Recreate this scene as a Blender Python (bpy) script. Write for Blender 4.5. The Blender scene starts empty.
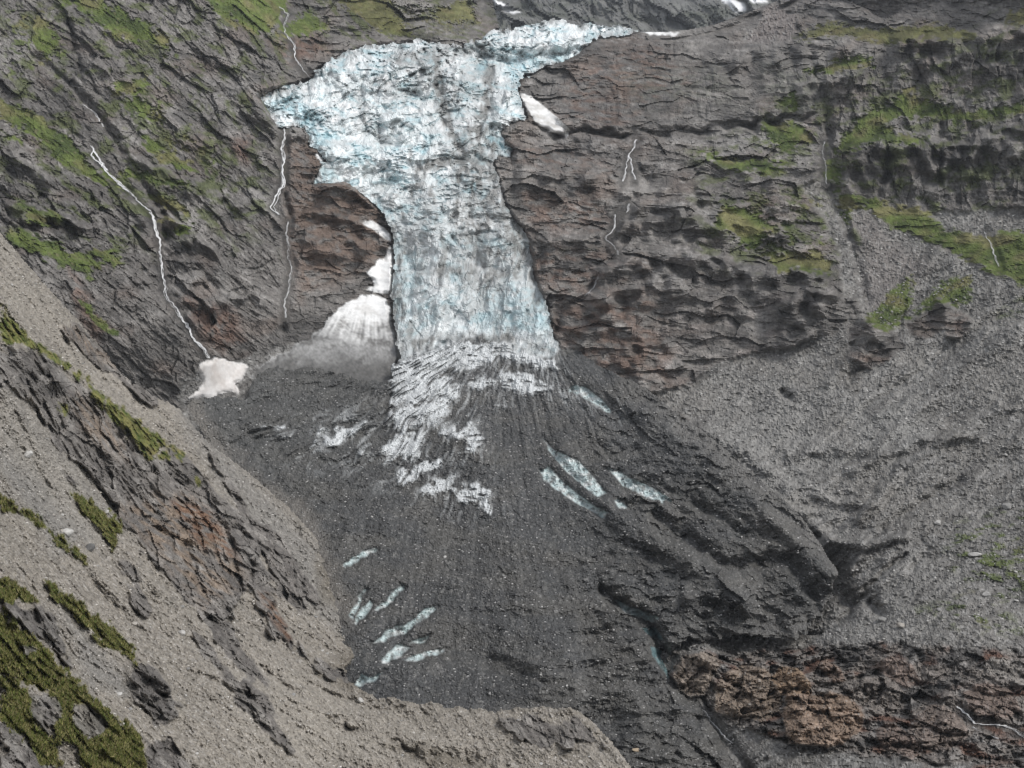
import bpy, math, random
import numpy as np
from concurrent.futures import ThreadPoolExecutor
f32 = np.float32
rng = np.random.default_rng(7)
random.seed(7)
scene = bpy.context.scene
COL = scene.collection

HAZE = 3e-5
# ------------------------------------------------------------------ camera frame
FPX, PITCH = 1150.0, math.radians(10.0)
FWD = np.array([0, math.cos(PITCH), -math.sin(PITCH)], f32)
UPV = np.array([0, math.sin(PITCH), math.cos(PITCH)], f32)
RGT = np.array([1, 0, 0], f32)
cd = bpy.data.cameras.new("camera"); cam = bpy.data.objects.new("camera", cd); COL.objects.link(cam)
cam.location = (0, 0, 0); cam.rotation_euler = (math.pi/2 - PITCH, 0, 0)
cd.sensor_width = 36; cd.lens = 36*FPX/1024; cd.clip_start = 1; cd.clip_end = 30000
scene.camera = cam

def ray(u, v):
    a = ((u-512)/FPX)[..., None]; b = ((384-v)/FPX)[..., None]
    return (FWD + a*RGT + b*UPV).astype(f32)

# ------------------------------------------------------------------ noise
_perm = rng.permutation(256).astype(np.int32); PERM = np.concatenate([_perm, _perm, _perm])
_g = rng.normal(size=(256, 3)); _g /= np.linalg.norm(_g, axis=1)[:, None]; GX, GY, GZ = [_g[:, i].astype(f32) for i in range(3)]
POOL = ThreadPoolExecutor(4)
def _perlin(x, y, z):
    xi = np.floor(x).astype(np.int32); yi = np.floor(y).astype(np.int32); zi = np.floor(z).astype(np.int32)
    x = x-xi; y = y-yi; z = z-zi
    xi &= 255; yi &= 255; zi &= 255
    sx = x*x*x*(x*(x*6-15)+10); sy = y*y*y*(y*(y*6-15)+10); sz = z*z*z*(z*(z*6-15)+10)
    def g(i, j, k):
        h = PERM[PERM[PERM[xi+i]+yi+j]+zi+k]
        return GX[h]*(x-i)+GY[h]*(y-j)+GZ[h]*(z-k)
    a = g(0,0,0); a += sx*(g(1,0,0)-a)
    b = g(0,1,0); b += sx*(g(1,1,0)-b)
    a += sy*(b-a)
    c = g(0,0,1); c += sx*(g(1,0,1)-c)
    d = g(0,1,1); d += sx*(g(1,1,1)-d)
    c += sy*(d-c)
    a += sz*(c-a)
    return (a*1.55).astype(f32)
def noise(x, y, z, seed=0):
    sh = np.broadcast_shapes(np.shape(x), np.shape(y), np.shape(z))
    x = np.broadcast_to(np.asarray(x, f32)+f32(seed*17.31), sh).ravel(); y = np.broadcast_to(np.asarray(y, f32)+f32(seed*9.17), sh).ravel(); z = np.broadcast_to(np.asarray(z, f32)+f32(seed*5.73), sh).ravel()
    n = len(x); k = max(1, min(64, n//30000))
    cs = np.array_split(np.arange(n), 1)[0]
    b = np.linspace(0, n, k+1).astype(int)
    r = list(POOL.map(lambda i: _perlin(x[b[i]:b[i+1]], y[b[i]:b[i+1]], z[b[i]:b[i+1]]), range(k)))
    return np.concatenate(r).reshape(sh)
def sstep(a, b, x):
    t = np.clip((x-a)/(b-a), 0, 1); return (t*t*(3-2*t)).astype(f32)

# ------------------------------------------------------------------ outlines on a coarse lattice
CS = 2; CU0, CU1, CV0, CV1 = -180, 1204, -100, 900
cu = np.arange(CU0, CU1+1, CS); cv = np.arange(CV0, CV1+1, CS)
FAR = -80.0
def poly_sdf(poly):
    p = np.array(poly, float); out = np.full((len(cv), len(cu)), FAR, f32)
    pad = 70
    i0 = max(0, int((p[:,0].min()-pad-CU0)//CS)); i1 = min(len(cu), int((p[:,0].max()+pad-CU0)//CS)+2)
    j0 = max(0, int((p[:,1].min()-pad-CV0)//CS)); j1 = min(len(cv), int((p[:,1].max()+pad-CV0)//CS)+2)
    X, Y = np.meshgrid(cu[i0:i1].astype(f32), cv[j0:j1].astype(f32))
    d2 = np.full(X.shape, 1e9, f32); ins = np.zeros(X.shape, bool)
    q = np.roll(p, -1, 0)
    for (ax, ay), (bx, by) in zip(p, q):
        ex, ey = bx-ax, by-ay; L = ex*ex+ey*ey+1e-9
        t = np.clip(((X-ax)*ex+(Y-ay)*ey)/L, 0, 1)
        d2 = np.minimum(d2, (X-ax-t*ex)**2+(Y-ay-t*ey)**2)
        c = (ay > Y) != (by > Y)
        ins ^= c & (X < ax+(Y-ay)*ex/((ey if abs(ey) > 1e-9 else 1e-9)))
    d = np.sqrt(d2); out[j0:j1, i0:i1] = np.clip(np.where(ins, d, -d), FAR, None)
    return out
def line_dist(pl):
    p = np.array(pl, float); out = np.full((len(cv), len(cu)), 80.0, f32); pad = 70
    i0 = max(0, int((p[:,0].min()-pad-CU0)//CS)); i1 = min(len(cu), int((p[:,0].max()+pad-CU0)//CS)+2)
    j0 = max(0, int((p[:,1].min()-pad-CV0)//CS)); j1 = min(len(cv), int((p[:,1].max()+pad-CV0)//CS)+2)
    X, Y = np.meshgrid(cu[i0:i1].astype(f32), cv[j0:j1].astype(f32)); d2 = np.full(X.shape, 6400., f32)
    for (ax, ay), (bx, by) in zip(p[:-1], p[1:]):
        ex, ey = bx-ax, by-ay; L = ex*ex+ey*ey+1e-9
        t = np.clip(((X-ax)*ex+(Y-ay)*ey)/L, 0, 1)
        d2 = np.minimum(d2, (X-ax-t*ex)**2+(Y-ay-t*ey)**2)
    out[j0:j1, i0:i1] = np.sqrt(d2); return out
def samp(grid, U, V):
    x = np.clip((U-CU0)/CS, 0, len(cu)-1.001); y = np.clip((V-CV0)/CS, 0, len(cv)-1.001)
    i = x.astype(np.int32); j = y.astype(np.int32); a = (x-i).astype(f32); b = (y-j).astype(f32)
    return (grid[j,i]*(1-a)+grid[j,i+1]*a)*(1-b)+(grid[j+1,i]*(1-a)+grid[j+1,i+1]*a)*b
def union(polys):
    r = None
    for p in polys:
        s = poly_sdf(p); r = s if r is None else np.maximum(r, s)
    return r

def tps(ctrl):
    c = np.array(ctrl, float); n = len(c); xy = c[:, :2]/200; z = np.log(c[:, 2])
    r2 = ((xy[:, None]-xy[None])**2).sum(-1); K = 0.5*r2*np.log(r2+1e-12)+np.eye(n)*0.01
    M = np.zeros((n+3, n+3)); M[:n,:n] = K; M[:n, n] = 1; M[:n, n+1:] = xy; M[n, :n] = 1; M[n+1:, :n] = xy.T
    w = np.linalg.solve(M, np.concatenate([z, np.zeros(3)])).astype(f32)
    xyf = xy.astype(f32)
    def ev(U, V):
        def go(u, v):
            o = w[n]+w[n+1]*u+w[n+2]*v
            for k in range(n):
                q = (u-xyf[k,0])**2+(v-xyf[k,1])**2
                o += w[k]*0.5*q*np.log(q+f32(1e-9))
            return o
        u = (U/200).astype(f32).ravel(); v = (V/200).astype(f32).ravel()
        r = list(POOL.map(go, np.array_split(u, 32), np.array_split(v, 32))) if False else list(POOL.map(lambda t: go(*t), zip(np.array_split(u, 32), np.array_split(v, 32))))
        return np.exp(np.concatenate(r)).reshape(U.shape)
    return ev

# ------------------------------------------------------------------ depth control (u, v, metres ahead)
TONGUE = [(300,355,1150),(200,400,1000),(250,440,960),(300,480,890),(340,560,745),(350,640,645),(400,690,590),(500,712,575),(600,720,560),
 (450,550,790),(450,450,950),(470,380,1080),(600,400,1020),(680,450,900),(760,500,795),(830,565,705),(800,625,645),(720,645,630),(660,660,615),
 (700,760,505),(640,790,480),(600,560,770),(600,480,880),(520,620,690)]
ICE = [(470,340,1150),(400,345,1150),(450,290,1250),(450,250,1330),(450,200,1440),(450,150,1560),(450,80,1800),(420,44,2050),(350,60,1850),(280,100,1590),(300,130,1500),(350,180,1440),
 (400,260,1320),(480,44,2060),(550,24,2250),(620,30,2230),(560,60,2080),(520,90,1880),(510,120,1740),(500,170,1530),(530,260,1300),(550,340,1140)]
CTRL_G = TONGUE+ICE+[(150,300,1100),(900,600,640),(300,800,560),(600,850,430)]
CTRL_A = [(0,0,1360),(150,0,1600),(300,0,1960),(420,0,2500),(490,25,2750),(0,-80,1520),(300,-80,2200),(500,-80,3100),
 (-150,0,1150),(-150,200,800),(-150,400,620),(0,100,1190),(100,100,1290),(200,100,1430),(255,90,1550),(330,55,1900),(400,38,2300),(0,200,1000),(100,200,1130),(180,200,1240),
 (260,200,1345),(290,200,1355),(0,270,880),(60,290,920),(120,330,960),(200,350,1030),(240,350,1105),(285,330,1160),(330,200,1400),(385,225,1450),(340,280,1290),(300,340,1170),
 (560,45,2170),(640,34,2230),(720,24,2300),(780,0,2400),(840,-30,2350),(860,25,1980),(950,30,1750),(1024,20,1580),(1140,20,1400),(1024,-80,1700),
 (560,140,1690),(640,138,1700),(700,136,1720),(640,112,1800),(700,105,1800),(640,70,1990),(720,60,2030),(800,60,1900),(800,120,1700),(540,100,1880),
 (520,180,1500),(600,190,1480),(640,195,1490),(700,190,1500),(780,180,1480),(560,240,1340),(650,240,1350),(750,240,1340),
 (600,300,1210),(680,300,1200),(760,300,1200),(820,290,1180),(560,340,1150),(620,370,1110),(680,382,1080),(760,350,1120),
 (840,200,1430),(900,210,1380),(1024,210,1230),(900,150,1480),(1000,150,1370),(920,120,1580),(1024,110,1430),(920,60,1680),
 (1024,280,1070),(950,260,1200),(900,320,1080),(1024,350,940),(1140,300,1000),(1140,500,660),
 (760,400,1020),(850,400,960),(950,400,925),(1024,420,860),(800,480,860),(900,480,815),(1024,500,735),(850,560,720),(950,560,675),(1024,570,650),
 (850,630,630),(950,630,580),(1024,640,575),(700,655,612),(800,690,565),(900,700,545),(1024,720,515),(750,768,495),(900,768,470),(1024,768,460),(1140,860,380),(750,860,400)] \
 + [(u, v, d*1.03+18) for u, v, d in TONGUE[1:]+ICE[:17]] + [(0,400,900),(0,500,800),(150,500,950),(200,650,700),(0,800,400),(400,850,430)]
CTRL_B = [(-160,140,560),(0,225,690),(50,295,725),(100,365,790),(170,392,890),(215,440,890),(250,475,850),(290,510,800),(325,560,738),(340,600,690),(350,640,642),
 (0,300,570),(60,355,630),(110,400,680),(160,450,712),(230,510,695),(265,560,655),(0,360,490),(60,440,535),(120,520,555),(180,600,515),(230,600,565),(290,640,570),(340,672,560),
 (0,450,410),(50,520,430),(100,580,430),(150,650,410),(0,560,320),(40,605,330),(70,660,325),(0,620,288),(0,700,245),(0,768,215),
 (100,700,300),(140,740,305),(100,768,265),(-160,768,160),(-160,600,230),(-160,400,350),(200,700,365),(200,768,312),(300,768,365),(300,700,440),
 (400,705,500),(400,768,412),(500,713,500),(500,768,428),(575,713,505),(600,740,470),(640,790,430),(500,860,350),(300,860,290),(100,860,215),(700,900,380)]
squeeze = lambda c: [(u, v, d if d < 1100 else 1100+(d-1100)*.5) for u, v, d in c]     # steepen the head wall
CTRL_A, CTRL_G = squeeze(CTRL_A), squeeze(CTRL_G)
evA, evB, evG = tps(CTRL_A), tps(CTRL_B), tps(CTRL_G)

# ------------------------------------------------------------------ traced outlines
P_ICEFALL = [(256,97),(262,91),(280,87),(300,82),(314,78),(318,68),(335,60),(345,51),(370,46),(400,42),(422,40),(442,44),(462,45),(470,40),(490,34),(512,27),(530,25),(545,20),(560,19),(576,24),(592,23),(605,25),(622,27),(640,29),(628,35),
 (603,37),(592,42),(585,48),(577,56),(568,61),(555,65),(540,69),(525,77),(518,86),(519,97),(523,108),(526,119),(515,122),(505,126),(501,133),(506,142),(516,150),(512,158),(498,156),(493,164),(500,185),(506,205),(520,225),(530,240),(533,260),(536,280),(546,305),(552,330),(558,352),(560,372),
 (520,392),(470,400),(430,398),(395,385),(392,370),(400,358),(396,330),(392,300),(393,262),(393,235),(386,216),(376,205),(360,192),(345,184),(326,186),(313,184),(317,173),(326,161),(318,150),(307,145),(309,135),(303,127),(290,128),(278,129),(270,119),(264,109)]
P_TONGUE = [(186,405),(212,400),(232,396),(246,400),(254,382),(260,374),(285,362),(320,368),(360,378),(394,380),(402,352),(420,330),(470,310),(545,315),(556,338),(600,364),(650,394),(690,419),(730,453),(770,488),(802,518),(836,568),(832,600),(795,640),(742,636),(682,641),(668,660),(690,690),(722,740),(745,790),(700,880),(560,880),(400,800),(300,760),(300,640),(290,560),(240,500),(205,440)]
P_MORAINE = [(-180,100),(0,232),(25,262),(60,300),(95,340),(124,377),(158,398),(180,409),(209,443),(250,474),(290,509),(318,540),(335,585),(350,628),(352,655),(345,678),(375,697),(450,706),(500,712),(545,708),(578,711),(600,728),(650,790),(700,900),(-180,900)]
P_SNOWCONE = [(343,304),(355,297),(372,294),(388,299),(393,322),(398,348),(404,366),(400,388),(360,392),(300,384),(250,380),(256,368),(288,350),(312,336),(330,318)]
P_SNOWTONGUE = [(394,244),(394,294),(382,294),(365,291),(373,283),(365,272),(380,260)]
P_SNOWLEFT = [(199,361),(215,357),(232,361),(248,365),(251,369),(244,377),(236,384),(244,396),(230,392),(212,396),(196,401),(184,398),(196,391),(202,385),(199,372)]
P_SNOWRIGHT = [(516,90),(532,96),(547,108),(560,119),(573,132),(564,137),(545,129),(536,124),(528,111),(521,100)]
P_SNOWLEDGE = [(358,222),(372,221),(384,227),(393,236),(393,244),(384,239),(374,231)]
P_SNOWBLOCK = [(311,152),(324,150),(328,158),(322,163),(316,158)]
FACES = [ # exposed clean ice on the debris tongue
 [(541,436),(552,448),(566,455),(580,462),(593,476),(606,492),(598,498),(580,484),(564,470),(550,453)],
 [(538,469),(549,466),(561,480),(576,492),(592,504),(614,515),(600,516),(580,506),(558,491),(544,482)],
 [(606,467),(620,471),(635,482),(650,486),(674,501),(660,503),(640,494),(624,488)],
 [(611,498),(620,500),(629,509),(621,511)],
 [(574,383),(590,390),(605,402),(609,411),(597,407),(580,396),(566,391)],
 [(611,597),(630,605),(645,611),(659,617),(659,624),(640,619),(624,612)],
 [(648,643),(662,650),(670,660),(670,684),(662,670),(652,655)],
 [(348,617),(355,604),(365,587),(367,589),(361,602),(353,619)],
 [(353,623),(358,611),(370,600),(373,604),(364,617),(356,625)],
 [(374,610),(390,595),(402,584),(405,587),(391,602),(378,612)],
 [(370,643),(390,630),(413,619),(425,608),(438,606),(427,618),(406,632),(381,643)],
 [(380,664),(385,652),(400,644),(411,648),(403,655),(390,663)],
 [(409,645),(418,637),(431,634),(424,642)],
 [(402,661),(420,653),(446,648),(441,655),(416,661)],
 [(353,685),(362,674),(370,678),(386,670),(377,680),(360,687)],
 [(342,565),(360,552),(376,547),(379,551),(361,560),(346,569)],
 [(640,628),(655,626),(664,640),(655,640)]]
GRASS_A = [[(0,100),(15,104),(50,124),(80,150),(118,184),(100,181),(70,166),(48,152),(28,132),(0,119)],[(0,126),(18,139),(0,142)],[(48,154),(85,164),(120,189),(90,179)],
 [(60,0),(100,0),(132,15),(168,42),(178,56),(150,43),(128,40),(106,32),(90,14)],[(196,-20),(292,-20),(276,24),(256,33),(238,25),(212,8)],[(112,82),(140,79),(152,85),(126,93),(114,92)],[(124,97),(140,100),(162,116),(155,123),(130,111)],
 [(325,-10),(382,-10),(402,24),(416,39),(390,36),(358,15)],[(0,226),(26,233),(66,249),(102,262),(90,278),(60,267),(28,252),(6,240)],[(22,208),(60,216),(56,226),(30,220)],[(118,171),(160,178),(192,186),(160,186)],[(148,194),(180,204),(186,213),(160,206)],
 [(162,219),(192,229),(180,233)],[(90,250),(108,248),(124,262),(112,268)],[(85,305),(102,318),(112,332),(96,326)],[(40,20),(60,40),(50,60),(30,40)],[(270,30),(310,10),(330,30),(300,38)],[(430,10),(470,0),(480,24),(440,22)],[(135,130),(165,145),(190,170),(160,160)],
 [(835,150),(850,130),(880,107),(905,87),(917,85),(912,98),(935,103),(960,110),(990,106),(1034,99),(1040,110),(985,117),(960,122),(935,118),(905,117),(880,122),(900,135),(926,138),(910,146),(885,141),(865,144),(845,152),(835,157)],
 [(836,190),(870,198),(900,205),(925,211),(945,231),(985,233),(1040,233),(1040,290),(1000,276),(975,263),(930,241),(893,228),(868,208),(852,206),(850,222),(842,216)],
 [(866,322),(884,304),(904,283),(913,277),(912,300),(902,318),(880,328)],[(908,316),(934,295),(950,279),(967,274),(972,300),(956,306),(940,300),(925,311)],[(764,252),(790,255),(816,249),(831,262),(828,276),(805,270),(780,273)],
 [(765,126),(800,121),(812,140),(790,152),(770,146)],[(805,72),(826,67),(846,57),(870,55),(871,64),(840,69),(824,76)],[(795,37),(830,22),(880,27),(930,25),(972,30),(976,37),(910,41),(885,43),(850,36)],[(1003,19),(1040,4),(1040,22),(1008,25)],
 [(722,204),(760,214),(770,236),(750,251),(735,236),(714,226)],[(700,150),(740,160),(790,165),(770,176),(720,166)],[(780,105),(796,92),(800,112)],[(830,160),(845,168),(838,186),(826,176)]]
GRASS_SPARSE = [[(950,522),(1040,495),(1040,615),(990,603),(960,587),(938,560)],[(900,610),(960,592),(1000,600),(1040,640),(960,632)],[(820,25),(900,20),(960,26),(900,34)],[(110,60),(200,120),(250,190),(180,180),(120,130)],[(0,0),(60,0),(80,60),(0,90)],
 [(300,0),(480,0),(470,40),(420,38),(380,36)],[(540,0),(600,10)],[(700,190),(830,190),(840,260),(740,260)],[(560,250),(600,250)],[(990,315),(1040,280),(1040,310),(1000,325)]]
GRASS_B = [[(0,306),(20,324),(45,344),(60,357),(80,371),(102,391),(90,387),(60,367),(35,349),(10,343),(0,341)],[(84,379),(110,394),(130,409),(150,427),(166,444),(170,462),(145,461),(130,441),(110,416),(92,396)],[(172,448),(190,452),(182,462)],[(185,470),(200,478),(212,492),(196,486)],
 [(69,489),(85,494),(105,509),(121,522),(119,545),(111,553),(100,536),(85,516)],[(48,529),(65,539),(91,560),(89,569),(65,556)],[(43,578),(60,589),(85,604),(105,619),(125,639),(139,650),(136,664),(115,656),(95,641),(70,613),(48,595)],[(-180,470),(0,574),(15,584),(38,602),(25,603),(0,599),(-180,560)],
 [(-180,560),(0,609),(20,624),(50,649),(60,667),(80,677),(95,699),(120,719),(139,729),(148,790),(90,790),(70,746),(55,742),(50,700),(45,690),(25,692),(0,672),(-180,640)],[(0,678),(30,690),(50,735),(64,768),(40,768),(20,735),(0,720)],[(58,402),(70,406),(68,417),(62,413)],[(0,495),(20,505),(50,528),(40,530),(0,505)]]
CRAG_B = [[(0,344),(25,344),(60,364),(90,390),(120,420),(150,460),(185,448),(202,465),(230,500),(262,550),(272,577),(250,582),(236,602),(216,645),(200,620),(180,592),(162,572),(140,546),(118,510),(95,490),(70,460),(45,425),(25,396),(0,382)],
 [(3,602),(40,605),(55,620),(65,645),(70,668),(50,652),(25,630)],[(122,670),(140,664),(157,672),(176,690),(186,709),(175,719),(150,723),(140,702)],[(28,694),(60,694),(66,720),(50,737),(30,726)],[(68,698),(90,702),(112,722),(105,737),(85,742),(70,726)],
 [(0,690),(20,700),(30,740),(60,768),(0,790)],[(55,322),(90,330),(112,350),(150,382),(170,394),(150,402),(100,366),(70,340)],[(140,730),(165,740),(210,790),(150,790)],[(120,560),(140,580),(152,612),(140,618),(125,590)],[(18,642),(40,645),(38,655),(20,660)],[(255,590),(274,594),(286,615),(300,640),(292,655),(270,625)],[(205,615),(240,650),(290,690),(280,698),(230,660)],[(205,450),(230,480),(262,520),(300,560),(318,600),(300,610),(270,575),(230,500)],[(240,575),(262,580),(300,640),(345,676),(335,686),(290,652),(255,612)],[(190,625),(205,640),(262,700),(300,750),(290,757),(240,707)],[(60,470),(80,482),(100,515),(90,520)],[(500,722),(540,716),(580,722),(610,745),(570,750),(520,745)]]
SCREE_A = [[(850,206),(872,211),(893,229),(940,246),(1000,278),(1200,310),(1200,900),(700,900),(660,660),(700,600),(690,420),(640,392),(690,385),(720,363),(760,352),(790,346),(830,336),(850,322),(866,315),(850,290),(856,270),(862,240),(848,215)],
 [(770,5),(800,14),(792,40),(765,46),(736,38)],[(930,214),(975,208),(1040,210),(1040,234),(985,234),(945,230)],[(180,380),(280,345),(420,330),(560,340),(560,900),(200,900)],[(800,185),(826,180),(845,196),(852,222),(866,300),(845,300),(838,250),(820,215)]]
CRAG_A = [[(848,326),(866,314),(880,326),(892,330),(906,346),(890,361),(870,369),(850,360)],[(903,322),(925,311),(940,297),(957,312),(946,322),(930,337),(914,337)],[(940,318),(960,312),(975,322),(960,340),(945,335)]]
OUTCROPS = [ # (outline, height m, colour, label)
 ([(671,676),(678,657),(700,649),(718,655),(722,664),(713,684),(703,697),(688,698),(678,690)], 9, (.17,.13,.10), "rounded brown rock knob pressed against the dark glacier tongue beside the narrow crack"),
 ([(722,672),(745,662),(768,668),(784,690),(782,716),(764,722),(738,720),(712,712),(714,690)], 7, (.18,.125,.085), "broad fissured orange-brown rock shelf between the brown knob and the biggest round outcrop"),
 ([(766,680),(780,665),(800,667),(813,684),(812,696),(796,697),(778,697)], 7, (.24,.135,.06), "ochre rounded outcrop directly above the biggest orange-brown rock dome"),
 ([(781,716),(786,692),(808,694),(832,690),(852,696),(867,716),(858,734),(842,747),(812,748),(788,744)], 11, (.21,.125,.075), "biggest orange-brown rock dome with a dark hollow at its left edge"),
 ([(812,664),(828,658),(842,668),(848,682),(832,682)], 5, (.2,.12,.085), "small reddish-brown rock bump above the biggest orange-brown dome"),
 ([(846,690),(862,676),(886,676),(904,692),(898,712),(876,716)], 7, (.11,.095,.09), "dark fractured grey crag to the right of the biggest orange-brown dome"),
 ([(866,668),(890,655),(912,662),(922,680),(905,690),(884,676)], 5, (.13,.08,.065), "low rust streaked crag under the grassy rubble slope"),
 ([(915,712),(928,704),(944,704),(962,716),(972,736),(950,752),(925,748),(906,732)], 8, (.14,.10,.085), "brown jagged crag just left of the small foaming stream"),
 ([(872,728),(892,720),(914,736),(930,752),(910,760),(880,750)], 5, (.125,.075,.06), "dark red rock spur at the bottom between the dome and the stream crag"),
 ([(958,690),(985,680),(1012,690),(1024,712),(1000,722),(975,716)], 7, (.13,.08,.065), "rust-red blocky crag directly above the small foaming stream"),
 ([(968,668),(990,655),(1030,660),(1060,680),(1030,690),(1000,678)], 5, (.2,.19,.18), "pale grey broken crag at the right edge above the rust-red crag")]

# ------------------------------------------------------------------ mesh writing
MATS = {}
def add_mesh(name, P, C, H, W, fmask, mat, parent=None, smooth=False, px=None):
    """the faces of the lattice flagged in fmask, as one object"""
    j, i = np.nonzero(fmask)
    if len(i) == 0: return None
    q = np.stack([j*W+i, (j+1)*W+i, (j+1)*W+i+1, j*W+i+1], 1)
    ids, inv = np.unique(q.ravel(), return_inverse=True)
    return raw_mesh(name, P.reshape(-1, 3)[ids], inv.reshape(-1, 4), C.reshape(-1, 3)[ids], mat, parent, smooth)
def raw_mesh(name, V, F, C, mat, parent=None, smooth=False):
    me = bpy.data.meshes.new(name); n, m = len(V), len(F); k = F.shape[1]
    me.vertices.add(n); me.vertices.foreach_set("co", np.ascontiguousarray(V, f32).ravel())
    me.loops.add(m*k); me.loops.foreach_set("vertex_index", np.ascontiguousarray(F, np.int32).ravel())
    me.polygons.add(m); me.polygons.foreach_set("loop_start", np.arange(0, m*k, k, dtype=np.int32))
    me.polygons.foreach_set("use_smooth", np.full(m, smooth, bool))
    if C is not None:
        at = me.attributes.new("albedo", 'FLOAT_COLOR', 'POINT'); c4 = np.ones((n, 4), f32); c4[:, :3] = C
        at.data.foreach_set("color", c4.ravel())
    me.update(calc_edges=True); me.materials.append(MATS[mat])
    o = bpy.data.objects.new(name, me); COL.objects.link(o)
    if parent: o.parent = parent
    return o
def tag(o, label=None, cat=None, group=None, kind=None):
    if o is None: return o
    for k, v in (("label", label), ("category", cat), ("group", group), ("kind", kind)):
        if v: o[k] = v
    return o

# ------------------------------------------------------------------ materials
def material(name, rough, grain, gscale, bump, bscale, bdist, tint=None, spec=0.3):
    m = bpy.data.materials.new(name); m.use_nodes = True; nt = m.node_tree; N, L = nt.nodes, nt.links
    b = N["Principled BSDF"]; b.inputs["Roughness"].default_value = rough; b.inputs["Specular IOR Level"].default_value = spec
    at = N.new("ShaderNodeAttribute"); at.attribute_name = "albedo"
    tc = N.new("ShaderNodeTexCoord")
    n1 = N.new("ShaderNodeTexNoise"); n1.inputs["Scale"].default_value = gscale; n1.inputs["Detail"].default_value = 4; n1.inputs["Roughness"].default_value = .75
    L.new(tc.outputs["Object"], n1.inputs["Vector"])
    mr = N.new("ShaderNodeMapRange"); mr.inputs[1].default_value = .3; mr.inputs[2].default_value = .7; mr.inputs[3].default_value = 1-grain; mr.inputs[4].default_value = 1+grain
    L.new(n1.outputs["Fac"], mr.inputs[0])
    mx = N.new("ShaderNodeMix"); mx.data_type = 'RGBA'; mx.blend_type = 'MULTIPLY'; mx.inputs[0].default_value = 1
    L.new(at.outputs["Color"], mx.inputs[6]); L.new(mr.outputs[0], mx.inputs[7]); L.new(mx.outputs[2], b.inputs["Base Color"])
    n2 = N.new("ShaderNodeTexNoise"); n2.inputs["Scale"].default_value = bscale; n2.inputs["Detail"].default_value = 6; n2.inputs["Roughness"].default_value = .7
    L.new(tc.outputs["Object"], n2.inputs["Vector"])
    bp = N.new("ShaderNodeBump"); bp.inputs["Strength"].default_value = bump; bp.inputs["Distance"].default_value = bdist
    L.new(n2.outputs["Fac"], bp.inputs["Height"]); L.new(bp.outputs[0], b.inputs["Normal"])
    MATS[name] = m
material("rock", .9, .45, .55, .9, .35, 2.2, spec=.2)
material("gravel", .95, .40, .8, .8, .9, .6, spec=.15)
material("debris", .95, .45, .8, .8, .6, 1.0, spec=.15)
material("turf", .95, .40, .9, .8, .7, .8, spec=.1)
material("ice", .5, .14, .30, .8, .25, 1.6, spec=.4)
material("snow", .7, .06, .4, .5, .3, .6, spec=.3)
material("foam", .5, .10, 1.0, .5, .8, .3, spec=.4)
material("stone", .9, .25, 1.0, .5, 1.2, .3, spec=.2)

# ------------------------------------------------------------------ sheets
def lattice(u0, u1, v0, v1, step=1.0):
    u = np.arange(u0, u1+.1, step, dtype=f32); v = np.arange(v0, v1+.1, step, dtype=f32)
    return np.meshgrid(u, v)
def blur(a, r):
    """separable box blur applied twice"""
    for _ in range(2):
        for ax in (0, 1):
            p = np.concatenate([np.repeat(np.take(a, [0], ax), r+1, ax), a, np.repeat(np.take(a, [-1], ax), r, ax)], ax)
            c = np.cumsum(p, ax, dtype=np.float64)
            n = a.shape[ax]
            a = ((np.take(c, range(2*r+1, 2*r+1+n), ax)-np.take(c, range(0, n), ax))/(2*r+1)).astype(f32)
    return a
def normals(P):
    du = np.gradient(P, axis=1); dv = np.gradient(P, axis=0)
    n = np.cross(du, dv); n /= np.linalg.norm(n, axis=-1, keepdims=True)+1e-9
    n = np.where((n*P).sum(-1, keepdims=True) > 0, -n, n)
    return n.astype(f32)
def raised(P, N, h, lo=.22):
    """the surface lifted by h metres measured along its normal, each point sliding along the line it lies on"""
    r = P/np.linalg.norm(P, axis=-1, keepdims=True); c = np.clip(-(N*r).sum(-1), lo, 1)
    return P-r*(h/c)[..., None]
def fractal(X, Y, Z, lam, octs, px, seed, mode, gain=.5, amp=1.0):
    """sum of octaves with wavelength lam, lam/2 ...; an octave finer than about two lattice cells fades out"""
    h = np.zeros_like(X)
    for k in range(octs):
        l = lam/2**k; w = sstep(1.2, 3.0, l/px)
        n = noise(X/l, Y/l, Z/l, seed+k)
        if mode == 'billow': n = np.minimum(np.abs(n)*2.2, 1.2)-.45
        elif mode == 'ridge': n = .55-np.abs(n)*2.2
        h += w*n*(l*gain)
    return h*amp
def footprint(P, px):
    a = np.linalg.norm(np.gradient(P, axis=1), axis=-1); b = np.linalg.norm(np.gradient(P, axis=0), axis=-1)
    return np.clip(np.sqrt(np.maximum(a, px)*np.clip(b, px, px*8)), px, px*4).astype(f32)
def strata(along, other, across, lam, seed, fp, cut=.2):
    """layered slabs: each bed juts out more towards its top, then steps back"""
    w = noise(along/(lam*10), other/(lam*10), across/(lam*4), seed)*1.5+noise(along/(lam*2.6), other/(lam*5), across/(lam*2), seed+1)*.28
    q = across/lam+w; f = q-np.floor(q)
    m = sstep(-.35, .45, noise(along/(lam*5), other/(lam*8), across/(lam*1.6), seed+2))
    return np.minimum(f/(1-cut), (1-f)/cut)*m*lam*sstep(1.5, 4, lam/fp)
def _h(i, j, k):
    n = (i*np.uint32(374761393)+j*np.uint32(668265263)+np.uint32(k*2246822519 & 0xffffffff)).astype(np.uint32)
    n = (n ^ (n >> np.uint32(13)))*np.uint32(1274126177); n ^= n >> np.uint32(16)
    return (n & np.uint32(0xffff)).astype(f32)/f32(65535)
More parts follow.
